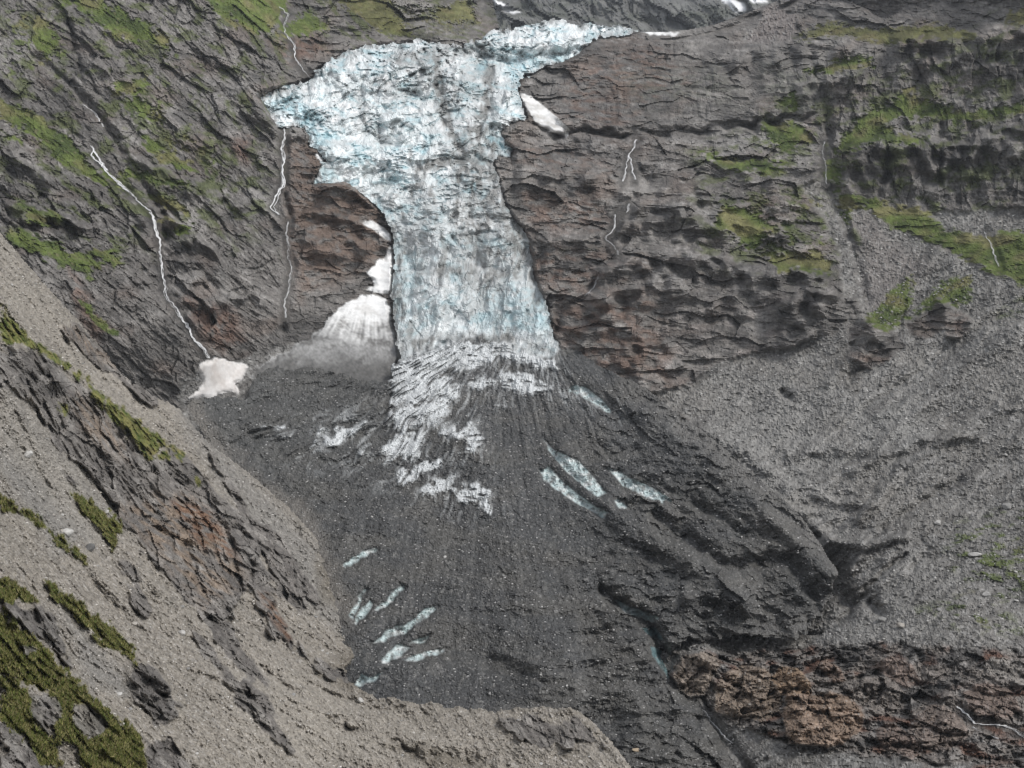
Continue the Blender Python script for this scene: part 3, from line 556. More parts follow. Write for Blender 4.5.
# icefall: blocks and crevasses
wz = noise(X/70, Y/70, Z/70, 210)*14
flute = sstep(190, 270, V)
ua = noise(U/24, V/24, 0*U, 245)*5+jit2*2+jit3; va = noise(U/24, V/24, 0*U, 246)*5+jit2*2; hi = np.zeros_like(U); toneI = np.zeros_like(U); gapI = np.zeros_like(U)
for sx, sy, am, sd in ((34, 20, .40, 1), (15, 9, .48, 2), (7, 4.8, .55, 3), (3.8, 3, .5, 7)):
    hf, eg, tn = facets(U+ua, V+va, -14, sx, sy, 7000+sd*10, 1.3, .3); hi += (1-.7*flute)*(hf*sy*am*px+0*eg); toneI += (tn-.5)*(1-flute); gapI = np.maximum(gapI, sstep(.2, 0, eg)*(1-flute)*(sd < 3))
for sx, sy, am, sd in ((13, 36, .32, 4), (6.5, 16, .4, 5), (3.8, 6, .5, 6)):
    hf, eg, tn = facets(U+ua, V+va, 6, sx, sy, 7000+sd*10, 1.1, .5); hi += flute*(hf*sx*am*px*1.1); toneI += (tn-.5)*flute; gapI = np.maximum(gapI, sstep(.2, 0, eg)*flute*(sd < 6))
hi *= .42
wu = noise(U/30, V/30, 0*U, 2470)*7+noise(U/11, V/11, 0*U, 2471)*2.5; wv = noise(U/30, V/30, 0*U, 2472)*7+noise(U/11, V/11, 0*U, 2473)*2.5
for k, (lam, am) in enumerate(((34, .13), (17, .17), (8.5, .20), (4.2, .20))):
    lv = lam*(1+1.4*flute); hi += px*lam*am*1.05*(np.minimum(np.abs(noise((U+wu+.35*V)/lam, (V+wv)/lv, 0*U, 2480+k))*2.4, 1.1)-.5)
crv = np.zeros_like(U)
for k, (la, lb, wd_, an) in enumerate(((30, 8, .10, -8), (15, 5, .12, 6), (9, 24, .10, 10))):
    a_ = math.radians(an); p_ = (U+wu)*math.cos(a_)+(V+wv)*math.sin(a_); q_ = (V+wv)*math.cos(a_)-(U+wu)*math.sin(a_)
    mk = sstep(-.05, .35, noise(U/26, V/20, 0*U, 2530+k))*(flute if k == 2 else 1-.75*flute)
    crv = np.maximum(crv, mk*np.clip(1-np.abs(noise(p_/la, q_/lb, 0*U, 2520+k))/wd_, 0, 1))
hi -= px*2.8*crv*(1-.5*flute)
hi += px*12*noise((U+wu)/70, (V+wv)/60, 0*U, 2490)
for pl, w, a in [([(436,58),(440,90),(445,115),(452,135),(460,148)],5,-4),([(490,70),(487,100),(479,122),(476,140)],5,-4),([(405,166),(445,160),(470,158),(485,166)],5,-5),([(395,90),(405,130),(410,165)],14,6),([(460,70),(468,110),(470,150)],9,6),([(505,80),(497,115)],7,5),
 ([(430,190),(433,240),(440,310)],12,7),([(500,215),(512,270),(528,330)],10,7),([(470,200),(478,250),(482,320)],8,-6),([(405,235),(412,280),(415,330)],7,-5),([(330,75),(380,70),(430,62)],8,5),([(300,105),(350,120),(400,118)],9,6),([(330,150),(380,160),(420,180)],9,6),([(345,95),(400,92),(430,100)],6,-5),([(340,135),(380,140),(420,148)],6,-5),([(520,40),(560,42),(590,38)],6,4),([(500,62),(530,58),(560,55)],5,-4),([(420,215),(470,212),(510,225)],5,-4),([(410,270),(460,262),(520,275)],5,-4)]:
    hi += a*px*np.exp(-(samp(line_dist(pl), U+jit2*5+wu*.5, V+jit2*5+wv*.5)/w)**2)
hi += noise(X/120, Y/120, Z/120, 241)*12
# debris tongue: fan of runnels, humps, crevasses
lt0 = np.arctan2(U-500, V-250)*330+jit*8; lr0 = np.hypot(U-500, V-250)
ridg = fractal(rad_t/1.0, rad_r/6+0*U, Z*0, 30, 4, np.full_like(U, 1.1), 250, 'ridge', .06)
hd = ridg*.25+fractal(X, Y, Z, 60, 6, px*.9, 260, 'x', .045)+fractal(X, Y, Z*1.5, 34, 5, px*.9, 265, 'ridge', .10)*sstep(480, 700, U+.3*(V-500)+jit*50)
hd += fractal((np.arctan2(U-538, V-292)*260+jit*10), np.hypot(U-538, V-292)/3.2, 0*U, 20, 3, np.full_like(U, 1.0), 268, 'billow', .22)*sstep(540, 430, V+jit*30)*sstep(520, 440, U+jit*30)*(.45+.8*sstep(-.3, .4, noise(X/50, Y/50, Z/50, 269)))
blk = noise(X/2.8, Y/2.8, Z/2.8, 270); hf, eg, tn = facets(U+jit2*2, V+jit3*2, 0, 4.4, 3.2, 7700); hd += np.maximum(hf, -.1)*1.2*px+px*(2.0*speck(lt0, lr0, 7710, 14, 90, 4)+1.0*speck(lt0, lr0, 7711, 6, 90, 4))
for pl, w, a in [([(548,350),(600,384),(640,410),(700,450)],10,5),([(560,450),(620,520),(700,570),(740,590)],10,7),([(600,590),(650,620),(670,670),(700,720)],6,-9),([(660,520),(720,560),(760,570)],8,-8),([(690,600),(720,592),(745,604)],9,9),([(770,515),(800,545),(830,575)],8,9),([(760,560),(790,560),(815,600)],7,-8),([(690,500),(740,530)],6,-6),([(400,640),(470,650),(520,680)],14,-5),([(470,440),(520,560),(540,650)],40,9),([(655,640),(690,690),(740,770)],5,-6)]:
    hd += a*np.exp(-(samp(line_dist(pl), U+jit2*4, V+jit2*4)/w)**2)
fsd = np.full(U.shape, FAR, f32); fid = np.full(U.shape, -1, np.int32)
for k, pl in enumerate(FACES):
    sd = samp(poly_sdf(pl), U+(jit2*3.5+jit3*3.0)*(1 if k < 7 else .45), V+(jit2*3.5+jit3*3.0)*(1 if k < 7 else .45))
    fid[(sd > 0) & (sd > fsd)] = k; fsd = np.maximum(fsd, sd)
hd -= 4.5*sstep(-4, 4, fsd)*1.0
hd += fractal(X, Y, Z/3, 12, 3, px*.9, 275, 'ridge', .10)*sstep(-1, 3, fsd)
# white ice breaking through the debris
wz1 = samp(poly_sdf([(392,352),(430,338),(500,335),(560,352),(556,385),(512,398),(484,402),(474,440),(484,470),(494,520),(470,512),(440,505),(412,492),(398,470),(380,440),(384,400)]), U+jit*8, V+jit*8)
wz2 = samp(poly_sdf([(270,432),(330,415),(385,405),(410,450),(420,500),(360,470),(300,462)]), U+jit*8, V+jit*8)
wz3 = samp(poly_sdf([(505,375),(560,365),(610,395),(620,420),(560,410),(520,400)]), U, V)
lt = np.arctan2(U-538, V-292)*260+jit*10; lr = np.hypot(U-538, V-292)
ss = .8*noise((lt+jit2*3)/9, lr/34, jit2*.3, 280)+.8*noise((lt+jit2*4)/4.5, lr/15, jit3*.2, 281)+.6*jit3+.3*noise(U/3, V/3, 0*U, 282)
near = sstep(470, 345, V)
ss = ss*(1-.85*sstep(425, 485, U+.25*(V-380)))+.6*sstep(425, 485, U+.25*(V-380))*(noise(U/16, V/5, jit2*.3, 286)+.6*jit3)
WHITE = [[(393,366),(421,355),(435,347),(456,343),(481,345),(495,355),(477,366),(460,370),(449,364),(438,373),(456,387),(456,398),(428,401),(410,405),(391,405),(393,387),(387,380)],[(389,412),(414,405),(452,394),(445,408),(428,419),(403,433),(396,426)],
 [(375,447),(396,436),(424,429),(424,440),(410,454),(396,454),(389,464)],[(438,433),(474,426),(484,440),(477,454),(463,454),(470,440)],[(396,475),(428,461),(445,457),(440,466),(415,480),(400,487)],[(417,493),(438,479),(456,475),(452,486),(431,496)],
 [(456,493),(474,484),(488,486),(491,503),(488,514),(481,510),(477,496),(463,503)],[(495,345),(505,340),(516,348),(530,348),(554,361),(556,368),(540,366),(526,359),(509,359)],[(502,377),(530,377),(540,384),(551,384),(554,391),(544,389),(530,394),(512,391),(505,387)],
 [(470,385),(491,380),(481,387)],[(496,406),(514,405),(509,408)],[(323,436),(338,429),(366,424),(356,434),(331,446),(311,446)],[(321,452),(329,450),(328,457)],[(350,462),(364,457),(360,464)],[(261,428),(283,424),(283,427)],[(395,345),(420,338),(430,345),(400,360)],[(430,418),(446,410),(440,424),(426,432)],[(404,446),(424,446),(418,458),(404,460)]]
wh0 = samp(union(WHITE), U+jit2*3+jit3*2.5, V+jit2*3+jit3*2.5)+ss*3
zone = np.maximum(sstep(-25, 25, wz1), .55*sstep(-20, 20, wz2))
wmask = .74*sstep(-7, 6, wh0)+.40*zone*(.6+.4*near)
_, eg, ct = facets(lt+jit2*3, lr+jit3*2, 90, 13, 4.2, 7800); _, eg2, ct2 = facets(lt+jit2*3, lr+jit3*2, 90, 30, 9, 7801)
s3 = noise((lt+jit2*4)/2.4, lr/11, jit3*.2, 284)*(1-.8*sstep(430, 490, U))+.8*sstep(430, 490, U)*noise(U/8, V/3, 0*U, 285)
whit = sstep(.40, .72, wmask+ss*.20+s3*.13+(ct-.5)*.26+(ct2-.5)*.12-.16*sstep(.25, 0, eg))*(1-icem)
hf, eg9, tn = facets(U+jit2*8, V+jit2*8+jit3*3, 24, 44, 22, 7730, 1.2, .5); hd += hf*22*.22*px*sstep(560, 680, U+jit*40); hf, eg9, tn = facets(U+jit2*6, V+jit2*6+jit3*2, 24, 17, 9, 7740, 1.2, .5); hd += hf*9*.34*px*(.25+.75*sstep(540, 680, U+jit*40))
rgt = sstep(430, 490, U+.25*(V-380))
slit = sstep(.18, .48, (1-rgt)*(noise((lt+jit2*5)/2.7, lr/17, jit3*.15, 289)+.35*noise((lt+jit2*5)/6, lr/26, jit3*.15, 2891))+rgt*noise(U/13+jit2*.3, V/2.8+jit2*.7, 0*U, 2892))
hd -= px*2.2*slit*whit
hd += whit*(.8*ss+1.5*(ct-.5))+px*3.5*sstep(-6, 4, wh0)
edge = np.maximum(sIce, sTon)
h = icem*hi+(1-icem)*hd
side = sstep(385, 340, V)
h -= side*4*(1-np.sqrt(np.clip(1-(1-np.clip((sIce+1)/16, 0, 1))**2, 0, 1)))
h -= (1-side)*2*(1-sstep(-4, 5, edge))
h += (1-side)*4*sstep(2, 26, edge)
# colours: ice, dust on ice, rubble on ice
n1 = noise(X/24, Y/24, Z/24, 290); n2 = noise(X/7, Y/7, Z/7, 291); n3 = noise(X/3, Y/3, Z/3, 292)
ic = np.zeros(U.shape+(3,), f32)+np.array((.68,.72,.725), f32)
ic = paint(ic, sstep(-.1, .6, n1+.6*n2), (.85,.865,.865)); ic = paint(ic, .7*sstep(.1, .7, -n1+.6*n2), (.45,.62,.66))
blue = samp(union([[(265,105),(300,95),(330,130),(330,170),(300,125)],[(500,60),(560,58),(575,45),(530,75),(515,90)],[(495,128),(512,150),(500,155),(488,140)],[(365,195),(388,215),(395,330),(410,330),(405,240)],[(480,285),(550,300),(550,330),(480,330)]]), U+jit*8, V+jit*8)
ic = paint(ic, .6*sstep(-8, 10, blue)*sstep(-.3, .4, n2+.3), (.33,.55,.61))
DIRT = [([(436,58),(440,90),(445,115),(452,135),(460,148)],4,1.0),([(490,70),(487,100),(479,122),(476,140)],5,.9),([(420,169),(445,162),(470,160),(480,168)],4,.9),([(478,135),(490,165),(500,200),(515,230),(525,250)],14,.6),([(400,238),(450,200),(500,215)],22,.28),([(430,80),(460,90),(480,80)],16,.4),
 ([(380,80),(400,95),(440,75)],10,.25),([(395,350),(440,335),(480,338),(520,340),(552,350)],3,.35),([(400,60),(420,58),(450,50),(480,46)],8,.5),([(462,150),(475,190),(470,240),(480,280)],16,.45),([(360,100),(370,130)],8,.2),([(440,270),(480,272),(515,275)],5,.55),([(396,350),(394,320),(396,290)],5,.5)]
dl = np.zeros_like(U)
for pl, w, a in DIRT:
    d = samp(line_dist(pl), U+jit2*2+jit3*1.5, V+jit2*2); dl = np.maximum(dl, a*np.exp(-(d/(w*1.35))**2))
sp = .6*jit3+.8*noise(U/4, V/7, 0*U, 293)+.4*toneI
ic *= np.clip(1+.16*toneI, .6, 1.4)[..., None]; ic = paint(ic, .22*gapI*sstep(-.3, .4, n1), (.36,.52,.56)); ic = paint(ic, .35*flute, (.50,.53,.535))
dl = np.maximum(dl, .62*sstep(-25, 25, samp(poly_sdf([(436,120),(480,130),(505,190),(530,250),(520,285),(470,262),(440,220),(455,170)]), U+jit*14, V+jit*14))*sstep(-.1, .5, noise(U/7, V/18, 0*U, 297)+.4*jit2))
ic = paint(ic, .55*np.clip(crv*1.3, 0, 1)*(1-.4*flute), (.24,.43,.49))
strk = speck(U+wu, V+wv, 2510, 2.6, 82, 5)+.7*speck(U+wu, V+wv, 2511, 1.8, 70, 3)
ic *= np.clip(1+.16*strk, .6, 1.35)[..., None]
dl = np.maximum(dl, .55*sstep(8, 0, sIce+jit2*4)*sstep(-.3, .4, noise(U/9, V/9, 0*U, 298)))
dirt = np.clip(.5*sstep(.45, 1.0, strk)*sstep(80, 200, V)+dl*1.6*sstep(-1.1, .35, sp)+.6*sstep(.25, .7, noise(U/8, V/22, 0*U, 294)+.35*jit3)*sstep(60, 170, V)+.45*sstep(.35, .7, noise(U/4, V/4, 0*U, 295)+.3*n1)+.25*sstep(180, 260, V)*sstep(-.2, .5, noise(U/14, V/30, 0*U, 296)), 0, 1)
ic = paint(ic, dirt*.85, (.17,.165,.155))
dc = np.zeros(U.shape+(3,), f32)+np.array((.075,.076,.0765), f32)
dc = paint(dc, .7*sstep(-.2, .5, noise(X/40, Y/40, Z/40, 300)+.3*n2), (.11,.106,.098)); dc = paint(dc, .4*sstep(.15, .6, noise((rad_t+jit*12)/5, rad_r/30, jit2, 301)), (.052,.052,.052)); dc = paint(dc, .6*sstep(.35, .6, n3), (.22,.215,.205)); dc = paint(dc, .5*sstep(.25, .6, noise((rad_t+jit*12)/3, rad_r/16, jit2, 303)), (.15,.147,.14))
stk = speck(lt0, lr0, 7720, 9, 90, 9)+.7*speck(lt0, lr0, 7721, 3.5, 90, 10); dc *= (1+.22*stk)[..., None]
dc = paint(dc, .55*sstep(540, 420, V)*sstep(420, 330, U), (.10,.10,.096))
dc = paint(dc, .5*sstep(700, 840, U+.2*(V-560)), (.125,.12,.112)); dc = paint(dc, .85*sstep(26, 0, sTon+jit*14+jit2*8)*sstep(610, 680, U)*sstep(660, 610, V), (.158,.153,.145)); dc = paint(dc, .5*sstep(.1, .6, noise(U/45, V/30, 0*U, 305)+.4*jit2)*sstep(540, 700, U), (.135,.13,.122))
gsl = samp(poly_sdf(P_MORAINE), U, V)+22+jit*10+jit2*7; dc = paint(dc, .75*sstep(0, 22, gsl)*sstep(640, 600, V), (.175,.162,.145))
mnd = samp(union([[(800,545),(830,560),(836,590),(815,615),(780,618),(770,590)],[(690,612),(715,598),(740,605),(755,630),(715,640),(695,632)],[(725,520),(745,515),(762,535),(740,545)],[(640,480),(700,470),(750,500),(700,510)],[(570,520),(620,525),(640,545),(590,545)]]), U+jit*4+jit2*4, V+jit2*4); dc = paint(dc, .6*sstep(-6, 8, mnd), (.062,.063,.062))
lgt = samp(union([[(640,500),(720,560),(700,590),(640,540)],[(590,560),(640,600),(700,660),(690,700),(640,640)],[(700,540),(790,545),(780,575),(720,590)],[(560,560),(640,660),(680,760),(640,740),(580,640)]]), U+jit*8, V+jit*6+jit2*4); dc = paint(dc, .4*sstep(-14, 14, lgt), (.125,.12,.11))
veil = sstep(-26, 16, np.maximum(np.maximum(wz1, wz2), wz3-4))*(1-icem)*sstep(.02, .62, .8*noise((lt+jit2*6)/3.2, lr/18, jit3*.2, 287)+.5*noise((lt+jit2*4)/7, lr/30, jit3*.2, 288)+.35*jit2); dc = paint(dc, .8*veil, (.36,.37,.37))
dc = paint(dc, whit, (.60,.62,.625)); dc = paint(dc, whit*.85*slit, (.13,.13,.128)); dc = paint(dc, whit*.4*sstep(.1, .6, jit2+.6*noise(U/9, V/9, 0*U, 283)), (.40,.41,.41))
fcol = np.zeros(U.shape+(3,), f32)+np.array((.50,.585,.585), f32); fcol = paint(fcol, sstep(.0, .5, noise(X/6, Y/6, Z/14, 304)), (.68,.71,.70)); fcol = paint(fcol, .75*sstep(.0, .5, jit3+.5*noise(U/4, V/4, 0*U, 306)-.05), (.15,.155,.15))
deepf = np.isin(fid, (6, 16)); fcol = np.where(deepf[..., None], fcol*np.array((.28,.38,.40), f32), fcol)
dc = paint(dc, sstep(-.5, 1.5, fsd), 0*fcol) if False else dc*(1-sstep(-.5, 1.5, fsd)[..., None])+fcol*sstep(-.5, 1.5, fsd)[..., None]
col = ic*icem[..., None]+dc*(1-icem[..., None])
sp = speck(U, V, 910); sp2 = speck(U, V, 911, 3.0)
col *= np.clip(1+(.13*icem+.40*(1-icem)*(1-.8*whit))*sp+(.10*icem+.28*(1-icem)*(1-.7*whit))*sp2, .25, 2.2)[..., None]
rub = (1-icem)*(1-whit)*(fsd < 0)
col = paint(col, .8*rub*sstep(.62, .85, sp+.35*sp2), (.27,.265,.255))
h += px*(1-icem)*sp*.8
PG = raised(P, Nn, h)
fU, fV = fc(U), fc(V)
free = (fc(edge) > 0) & ((fV > 340) | (fc(sIce) > 0)) & ~(samp(poly_sdf(P_MORAINE), fU, fV) > 40)
used = np.zeros_like(free)
gl = bpy.data.objects.new("glacier", None); COL.objects.link(gl)
tag(gl, "pale blue icefall pouring between rock walls into a dark rubble covered glacier tongue", "glacier")
for k in range(len(FACES)):
    m = take((fid[:-1,:-1] == k) & (fc(fsd) > 0)); add_mesh("ice_face", PG, col, H, W, m, "ice", gl)
m = take(fc(icem) > .5); add_mesh("icefall", PG, col, H, W, m, "ice", gl)
m = take(free); add_mesh("debris_tongue", PG, col, H, W, m, "debris", gl)
GLA = dict(U0=180, V0=10, P=PG, N=Nn, px=px, step=1.0); G_free = sTon; G_ice = icem; G_white = whit

# ================================================================== near moraine and spur on the left
U, V = lattice(-130, 700, 170, 840); H, W = U.shape
jit = noise(U/40, V/40, 0*U, 405); jit2 = noise(U/14, V/14, 0*U, 406); jit3 = noise(U/6, V/6, 0*U, 407); wob = jit*6+jit2*4+jit3*2.5
sM = samp(poly_sdf(P_MORAINE), U+jit*4+jit2*4+jit3*3, V+jit*3+jit2*4+jit3*3)+noise(U/3, V/3, 0*U, 408)*1.5
D = evB(U, V); px = D/FPX
P = ray(U, V)*D[..., None]; X, Y, Z = P[..., 0], P[..., 1], P[..., 2]; fp = footprint(P, px)
Nn = normals(np.stack([blur(P[..., k], 8) for k in range(3)], -1))
kx = (px/.35)                                                     # nearer ground shows finer relief
al = math.radians(50); s = X*math.cos(al)-Z*math.sin(al); t = X*math.sin(al)+Z*math.cos(al)
lump = noise(s/(px*40), Y/(px*40), t/(px*12), 408)+.6*noise(s/(px*14), Y/(px*14), t/(px*5), 409)
crag = samp(union(CRAG_B), U+wob, V+wob)+lump*9; crm = sstep(-1.5, 2, crag-1)
hC = fractal(s/3.2, Y/1.8, t+noise(X/30, Y/30, Z/30, 410)*4, 30, 7, fp, 420, 'billow', .18)+fractal(X, Y, Z, 12, 5, fp, 430, 'ridge', .14)
hb, alB, acB = beds(U, V, 52, ((36, .28), (15, .36), (7, .42), (3.6, .45)), 4100, noise(U/60, V/60, 0*U, 418)*8+jit2*2, px)
hC += hb
sl = math.radians(47); s2 = X*math.cos(sl)-Z*math.sin(sl); t2 = X*math.sin(sl)+Z*math.cos(sl)
hG = fractal(s2/8, Y/3, t2, 20, 5, fp, 440, 'ridge', .09)+fractal(X, Y, Z, 24, 6, fp, 450, 'x', .08)
bk = noise(X/1.5, Y/1.5, Z/1.5, 455); hG += np.maximum(bk-.2, 0)*1.3*sstep(.8, .35, px)*0+np.maximum(noise(X/2.2, Y/2.2, Z/2.2, 456)-.25, 0)*1.6*sstep(.15, .4, px)+np.maximum(noise(X/.7, Y/.7, Z/.7, 457)-.25, 0)*.5
gsd = samp(union(GRASS_B), U+wob*.5, V+wob*.5)
tf = noise(X/(7*px), Y/(14*px), Z/(7*px), 460)+.6*noise(X/(3*px), Y/(6*px), Z/(3*px), 461)+lump*.9
gf = sstep(-2, 2, gsd+tf*5-1.5)*(1-.9*sstep(1, 5, samp(union([CRAG_B[1], CRAG_B[3], CRAG_B[4], CRAG_B[9]]), U+wob*.5, V+wob*.5)))
near_turf = sstep(.30, .12, px)
hT = fractal(X, Y, Z, 9, 5, px*.8, 470, 'billow', .2)+px*1.4*speck(U, V, 4710, 11, 48, 1.6)
hl = ledges(U, V, jit2, [([(0,344),(25,345),(60,365),(90,388),(125,420),(160,462),(200,466),(235,505),(268,572)],7,40,8),([(0,602),(40,604),(58,625),(70,668)],2.5,26,5),([(122,668),(142,662),(160,676),(186,708)],4,30,5),([(0,612),(30,632),(60,668),(100,705),(140,732)],2.0,20,10),([(330,668),(355,690)],-6,10,8),([(380,740),(430,752),(470,760),(500,768)],-3,12,8),([(318,712),(345,722),(370,736)],-2.5,8,6)])
GUL = [([(20,395),(60,440),(90,480),(125,520)],5,-6),([(225,680),(200,650),(190,640)],4,-2),([(205,615),(245,655),(300,697)],3,-4),([(30,390),(60,430),(95,480),(120,515)],3,-4),([(140,600),(180,660),(240,740)],4,-1.5),([(160,560),(150,600)],3,-1.5),([(215,440),(250,480),(300,530)],3,-2),([(185,545),(200,580)],3,-5),([(230,540),(236,575)],3,-6),([(250,560),(252,585)],2.5,-5)]
gul = np.zeros_like(U)
for pl, w, a in GUL: gul += .4*a*np.exp(-(samp(line_dist(pl), U+jit2*3, V+jit2*3)/w)**2)
hf, eg, tn = facets(U+jit2*1.5, V+jit3*1.5, 48, 5, 3.2, 4510); hG *= .5; hG += px*(1.9*speck(U, V, 4500, 12, 48, 4)+.9*speck(U, V, 4501, 5, 48, 3)+np.maximum(hf, -.1)*1.1)
toneB = 0; wa = noise(U/24, V/24, 0*U, 441)*4+jit3*1.2; wb = noise(U/24, V/24, 0*U, 442)*4+jit2*1.5; hC *= .5
for sx, sy, am, sd in ((34, 15, .5, 1), (15, 7, .6, 2), (7, 3.4, .6, 3)):
    hf, eg, tn = facets(U+wa, V+wb, 52, sx, sy, 4600+sd*10, 1.2, .6); hC += hf*sy*am*px*.8-sstep(.06, 0, eg)*sy*.1*px; toneB = toneB+(tn-.5)
h = .7*crm*hC+(1-crm)*((1-gf)*hG+gf*hT)+.5*hl+gul+noise(X/60, Y/60, Z/60, 480)*3*sstep(.12, .4, px)
h += gf*.25
dive = sstep(3, -1, sM); h -= dive*sstep(0, 1, U+120)*2.5
v2 = noise(X/18, Y/18, Z/18, 500); v3 = noise(X/(px*5), Y/(px*5), Z/(px*5), 501) if False else noise(X/2.2, Y/2.2, Z/2.2, 501); v4 = noise(alB/16, acB/2.6, 0*U, 502); v5 = noise(X/.8, Y/.8, Z/.8, 503); vs = speck(U, V, 504, 9, 48, 8)+.6*speck(U, V, 5041, 3.5, 48, 9)
col = np.zeros(U.shape+(3,), f32)+np.array((.262,.238,.204), f32)
col = paint(col, .6*sstep(-.3, .5, vs+.4*v2), (.20,.183,.158)); col = paint(col, .5*sstep(-.2, .5, v2), (.285,.258,.222)); col = paint(col, .6*sstep(.2, .5, v3*.8+v5*.5), (.38,.36,.335)); col = paint(col, .55*sstep(.2, .5, -v3*.8-v5*.4), (.125,.115,.10))
grey = samp(union([[(170,392),(215,440),(330,560),(350,640),(300,600),(200,450)],[(0,380),(60,450),(120,520),(60,560),(0,470)],[(60,610),(110,660),(140,690),(90,690)]]), U+wob*2, V+wob*2); col = paint(col, .6*sstep(-12, 12, grey), (.205,.20,.19))
pale = samp(union([[(0,240),(60,320),(150,395),(180,432),(140,420),(60,345),(0,292)],[(200,620),(340,692),(420,722),(500,742),(420,768),(250,768)],[(0,390),(70,470),(120,530),(90,540),(0,440)]]), U+wob*3, V+wob*3); col = paint(col, .55*sstep(-14, 14, pale), (.32,.293,.253))
brn = samp(union([[(318,672),(350,640),(382,650),(384,690),(340,690)],[(385,745),(430,748),(490,768),(440,775)],[(575,712),(600,740),(570,745)],[(320,560),(345,585),(340,610),(320,600)]]), U+wob, V+wob); col = paint(col, .65*sstep(-8, 8, brn), (.135,.118,.092))
rk = np.zeros_like(col)+np.array((.195,.18,.165), f32)
rk = paint(rk, .6*sstep(-.1, .5, v4+.4*v2), (.115,.105,.097)); rk = paint(rk, .7*sstep(.1, .5, noise(alB/24, acB/7, 0*U, 505)+.3*v3), (.33,.31,.285)); 
org = samp(union([[(120,510),(190,495),(222,530),(240,570),(200,600),(165,560)],[(70,395),(110,420),(130,460),(90,440)],[(60,322),(110,345),(120,372),(80,345)]]), U+wob*1.5, V+wob*1.5); rk = paint(rk, .75*sstep(-12, 12, org)*sstep(-.4, .4, noise(X/8, Y/8, Z/8, 506)), (.27,.205,.15)); 
red = samp(union([[(170,500),(210,510),(240,560),(200,550)],[(258,590),(274,594),(288,618),(298,640),(288,644),(270,615)]]), U+wob*.5, V+wob*.5); rk = paint(rk, .85*sstep(-4, 5, red)*sstep(-.5, .3, noise(X/6, Y/6, Z/6, 507)), (.20,.115,.072))
drk = samp(union([CRAG_B[1], CRAG_B[2], [(0,350),(60,372),(80,400),(20,385)],[(228,520),(262,550),(270,575),(245,580),(232,560)]]), U+wob*.5, V+wob*.5); rk = paint(rk, .25*sstep(-4, 5, drk), (.085,.082,.08))
col = col*(1-crm[..., None])+rk*crm[..., None]
gc = np.zeros_like(col)+np.array((.145,.152,.05), f32); g2 = noise(X/6, Y/6, Z/6, 508)
gc = paint(gc, .8*sstep(.1, .5, speck(U, V, 4720, 14, 48, 1.8)), (.13,.105,.05)); gc = paint(gc, sstep(.0, .5, g2+.3*v3), (.20,.185,.07)); gc = paint(gc, sstep(.0, .5, -g2+.4*v5), (.055,.08,.018)); gc = paint(gc, .5*sstep(.3, .6, v5), (.17,.16,.075))
col = col*(1-gf[..., None])+gc*gf[..., None]
sp = speck(U, V, 920, 1.6, 48, 1.3); sp2 = speck(U, V, 921, 3.0, 48, 2.2)
col *= np.clip(1+.36*sp+.26*sp2+.2*toneB*crm, .25, 2.2)[..., None]
grv = (1-crm)*(1-gf)
col = paint(col, .8*grv*sstep(.55, .8, sp+.4*sp2), (.44,.42,.39)); col = paint(col, .7*grv*sstep(.55, .8, -sp-.4*sp2), (.075,.07,.062))
h += px*grv*(sp*.9+sp2)
PB = raised(P, Nn, h)
fU, fV = fc(U), fc(V)
free = fc(sM) > 0; used = np.zeros_like(free)
gm = take(fc(gf) > .55); tag(add_mesh("grass", PB, col, H, W, gm, "turf"), "olive green turf strips on the near slope in the lower left", "grass", None, "stuff")
m = take(fc(crm) > .5); tag(add_mesh("rock_ridge", PB, col, H, W, m, "rock"), "broken beige and dark rock ridge running down the near left slope", "rock ridge", None, "structure")
m = take(free); tag(add_mesh("moraine", PB, col, H, W, m, "gravel"), "beige gravel moraine slope in front of the glacier toe", "moraine", None, "structure")
MOR = dict(U0=-130, V0=170, P=PB, N=Nn, px=px, step=1.0); M_sd, M_cr, M_gf = sM, crm, gf

# ================================================================== far mountain behind the glacier
U, V = lattice(380, 980, -90, 90, 1.5); H, W = U.shape
D = 3300-(V-40)*9+(U-500)*(-.6); px = D/FPX
P = ray(U, V)*D[..., None].astype(f32); X, Y, Z = P[..., 0], P[..., 1], P[..., 2]
Nn = normals(P)
a2 = math.radians(35); s = X*math.cos(a2)-Z*math.sin(a2); t = X*math.sin(a2)+Z*math.cos(a2)
h = noise(X/300, Y/300, Z/300, 610)*30
for sx, sy, am, sd in ((70, 22, .5, 1), (30, 10, .55, 2), (13, 5, .6, 3), (6, 3, .6, 4)):
    hf, eg, tn = facets(U+noise(U/20, V/20, 0*U, 611)*5, V+noise(U/20, V/20, 0*U, 612)*5, 38, sx, sy, 9000+sd*10); h += hf*sy*am*px
fs = {"a": [(486,-6),(500,2),(515,8),(524,13),(510,13),(495,6)], "b": [(716,-10),(732,-4),(744,4),(747,11),(736,12),(724,2)], "c": [(742,-12),(760,-6),(768,2),(760,5),(748,0)]}
FS = {k: samp(poly_sdf(p), U+noise(U/8, V/8, 0*U, 620)*3, V+noise(U/8, V/8, 0*U, 621)*3) for k, p in fs.items()}
col = np.zeros(U.shape+(3,), f32)+np.array((.135,.135,.13), f32); n = noise(s/160, Y/80, t/40, 630); col = paint(col, sstep(-.2, .5, n), (.10,.105,.09)); col *= (1+.25*noise(U/2.2, V/2.2, 0*U, 632))[..., None]; col = paint(col, .6*sstep(.1, .5, noise(s/60, Y/60, t/30, 631)), (.20,.20,.19))
fsm = np.maximum(np.maximum(FS["a"], FS["b"]), FS["c"]); col = paint(col, sstep(-1, 1.5, fsm), (.82,.83,.84))
PF = raised(P, Nn, h)
free = np.ones((H-1, W-1), bool); used = np.zeros_like(free)
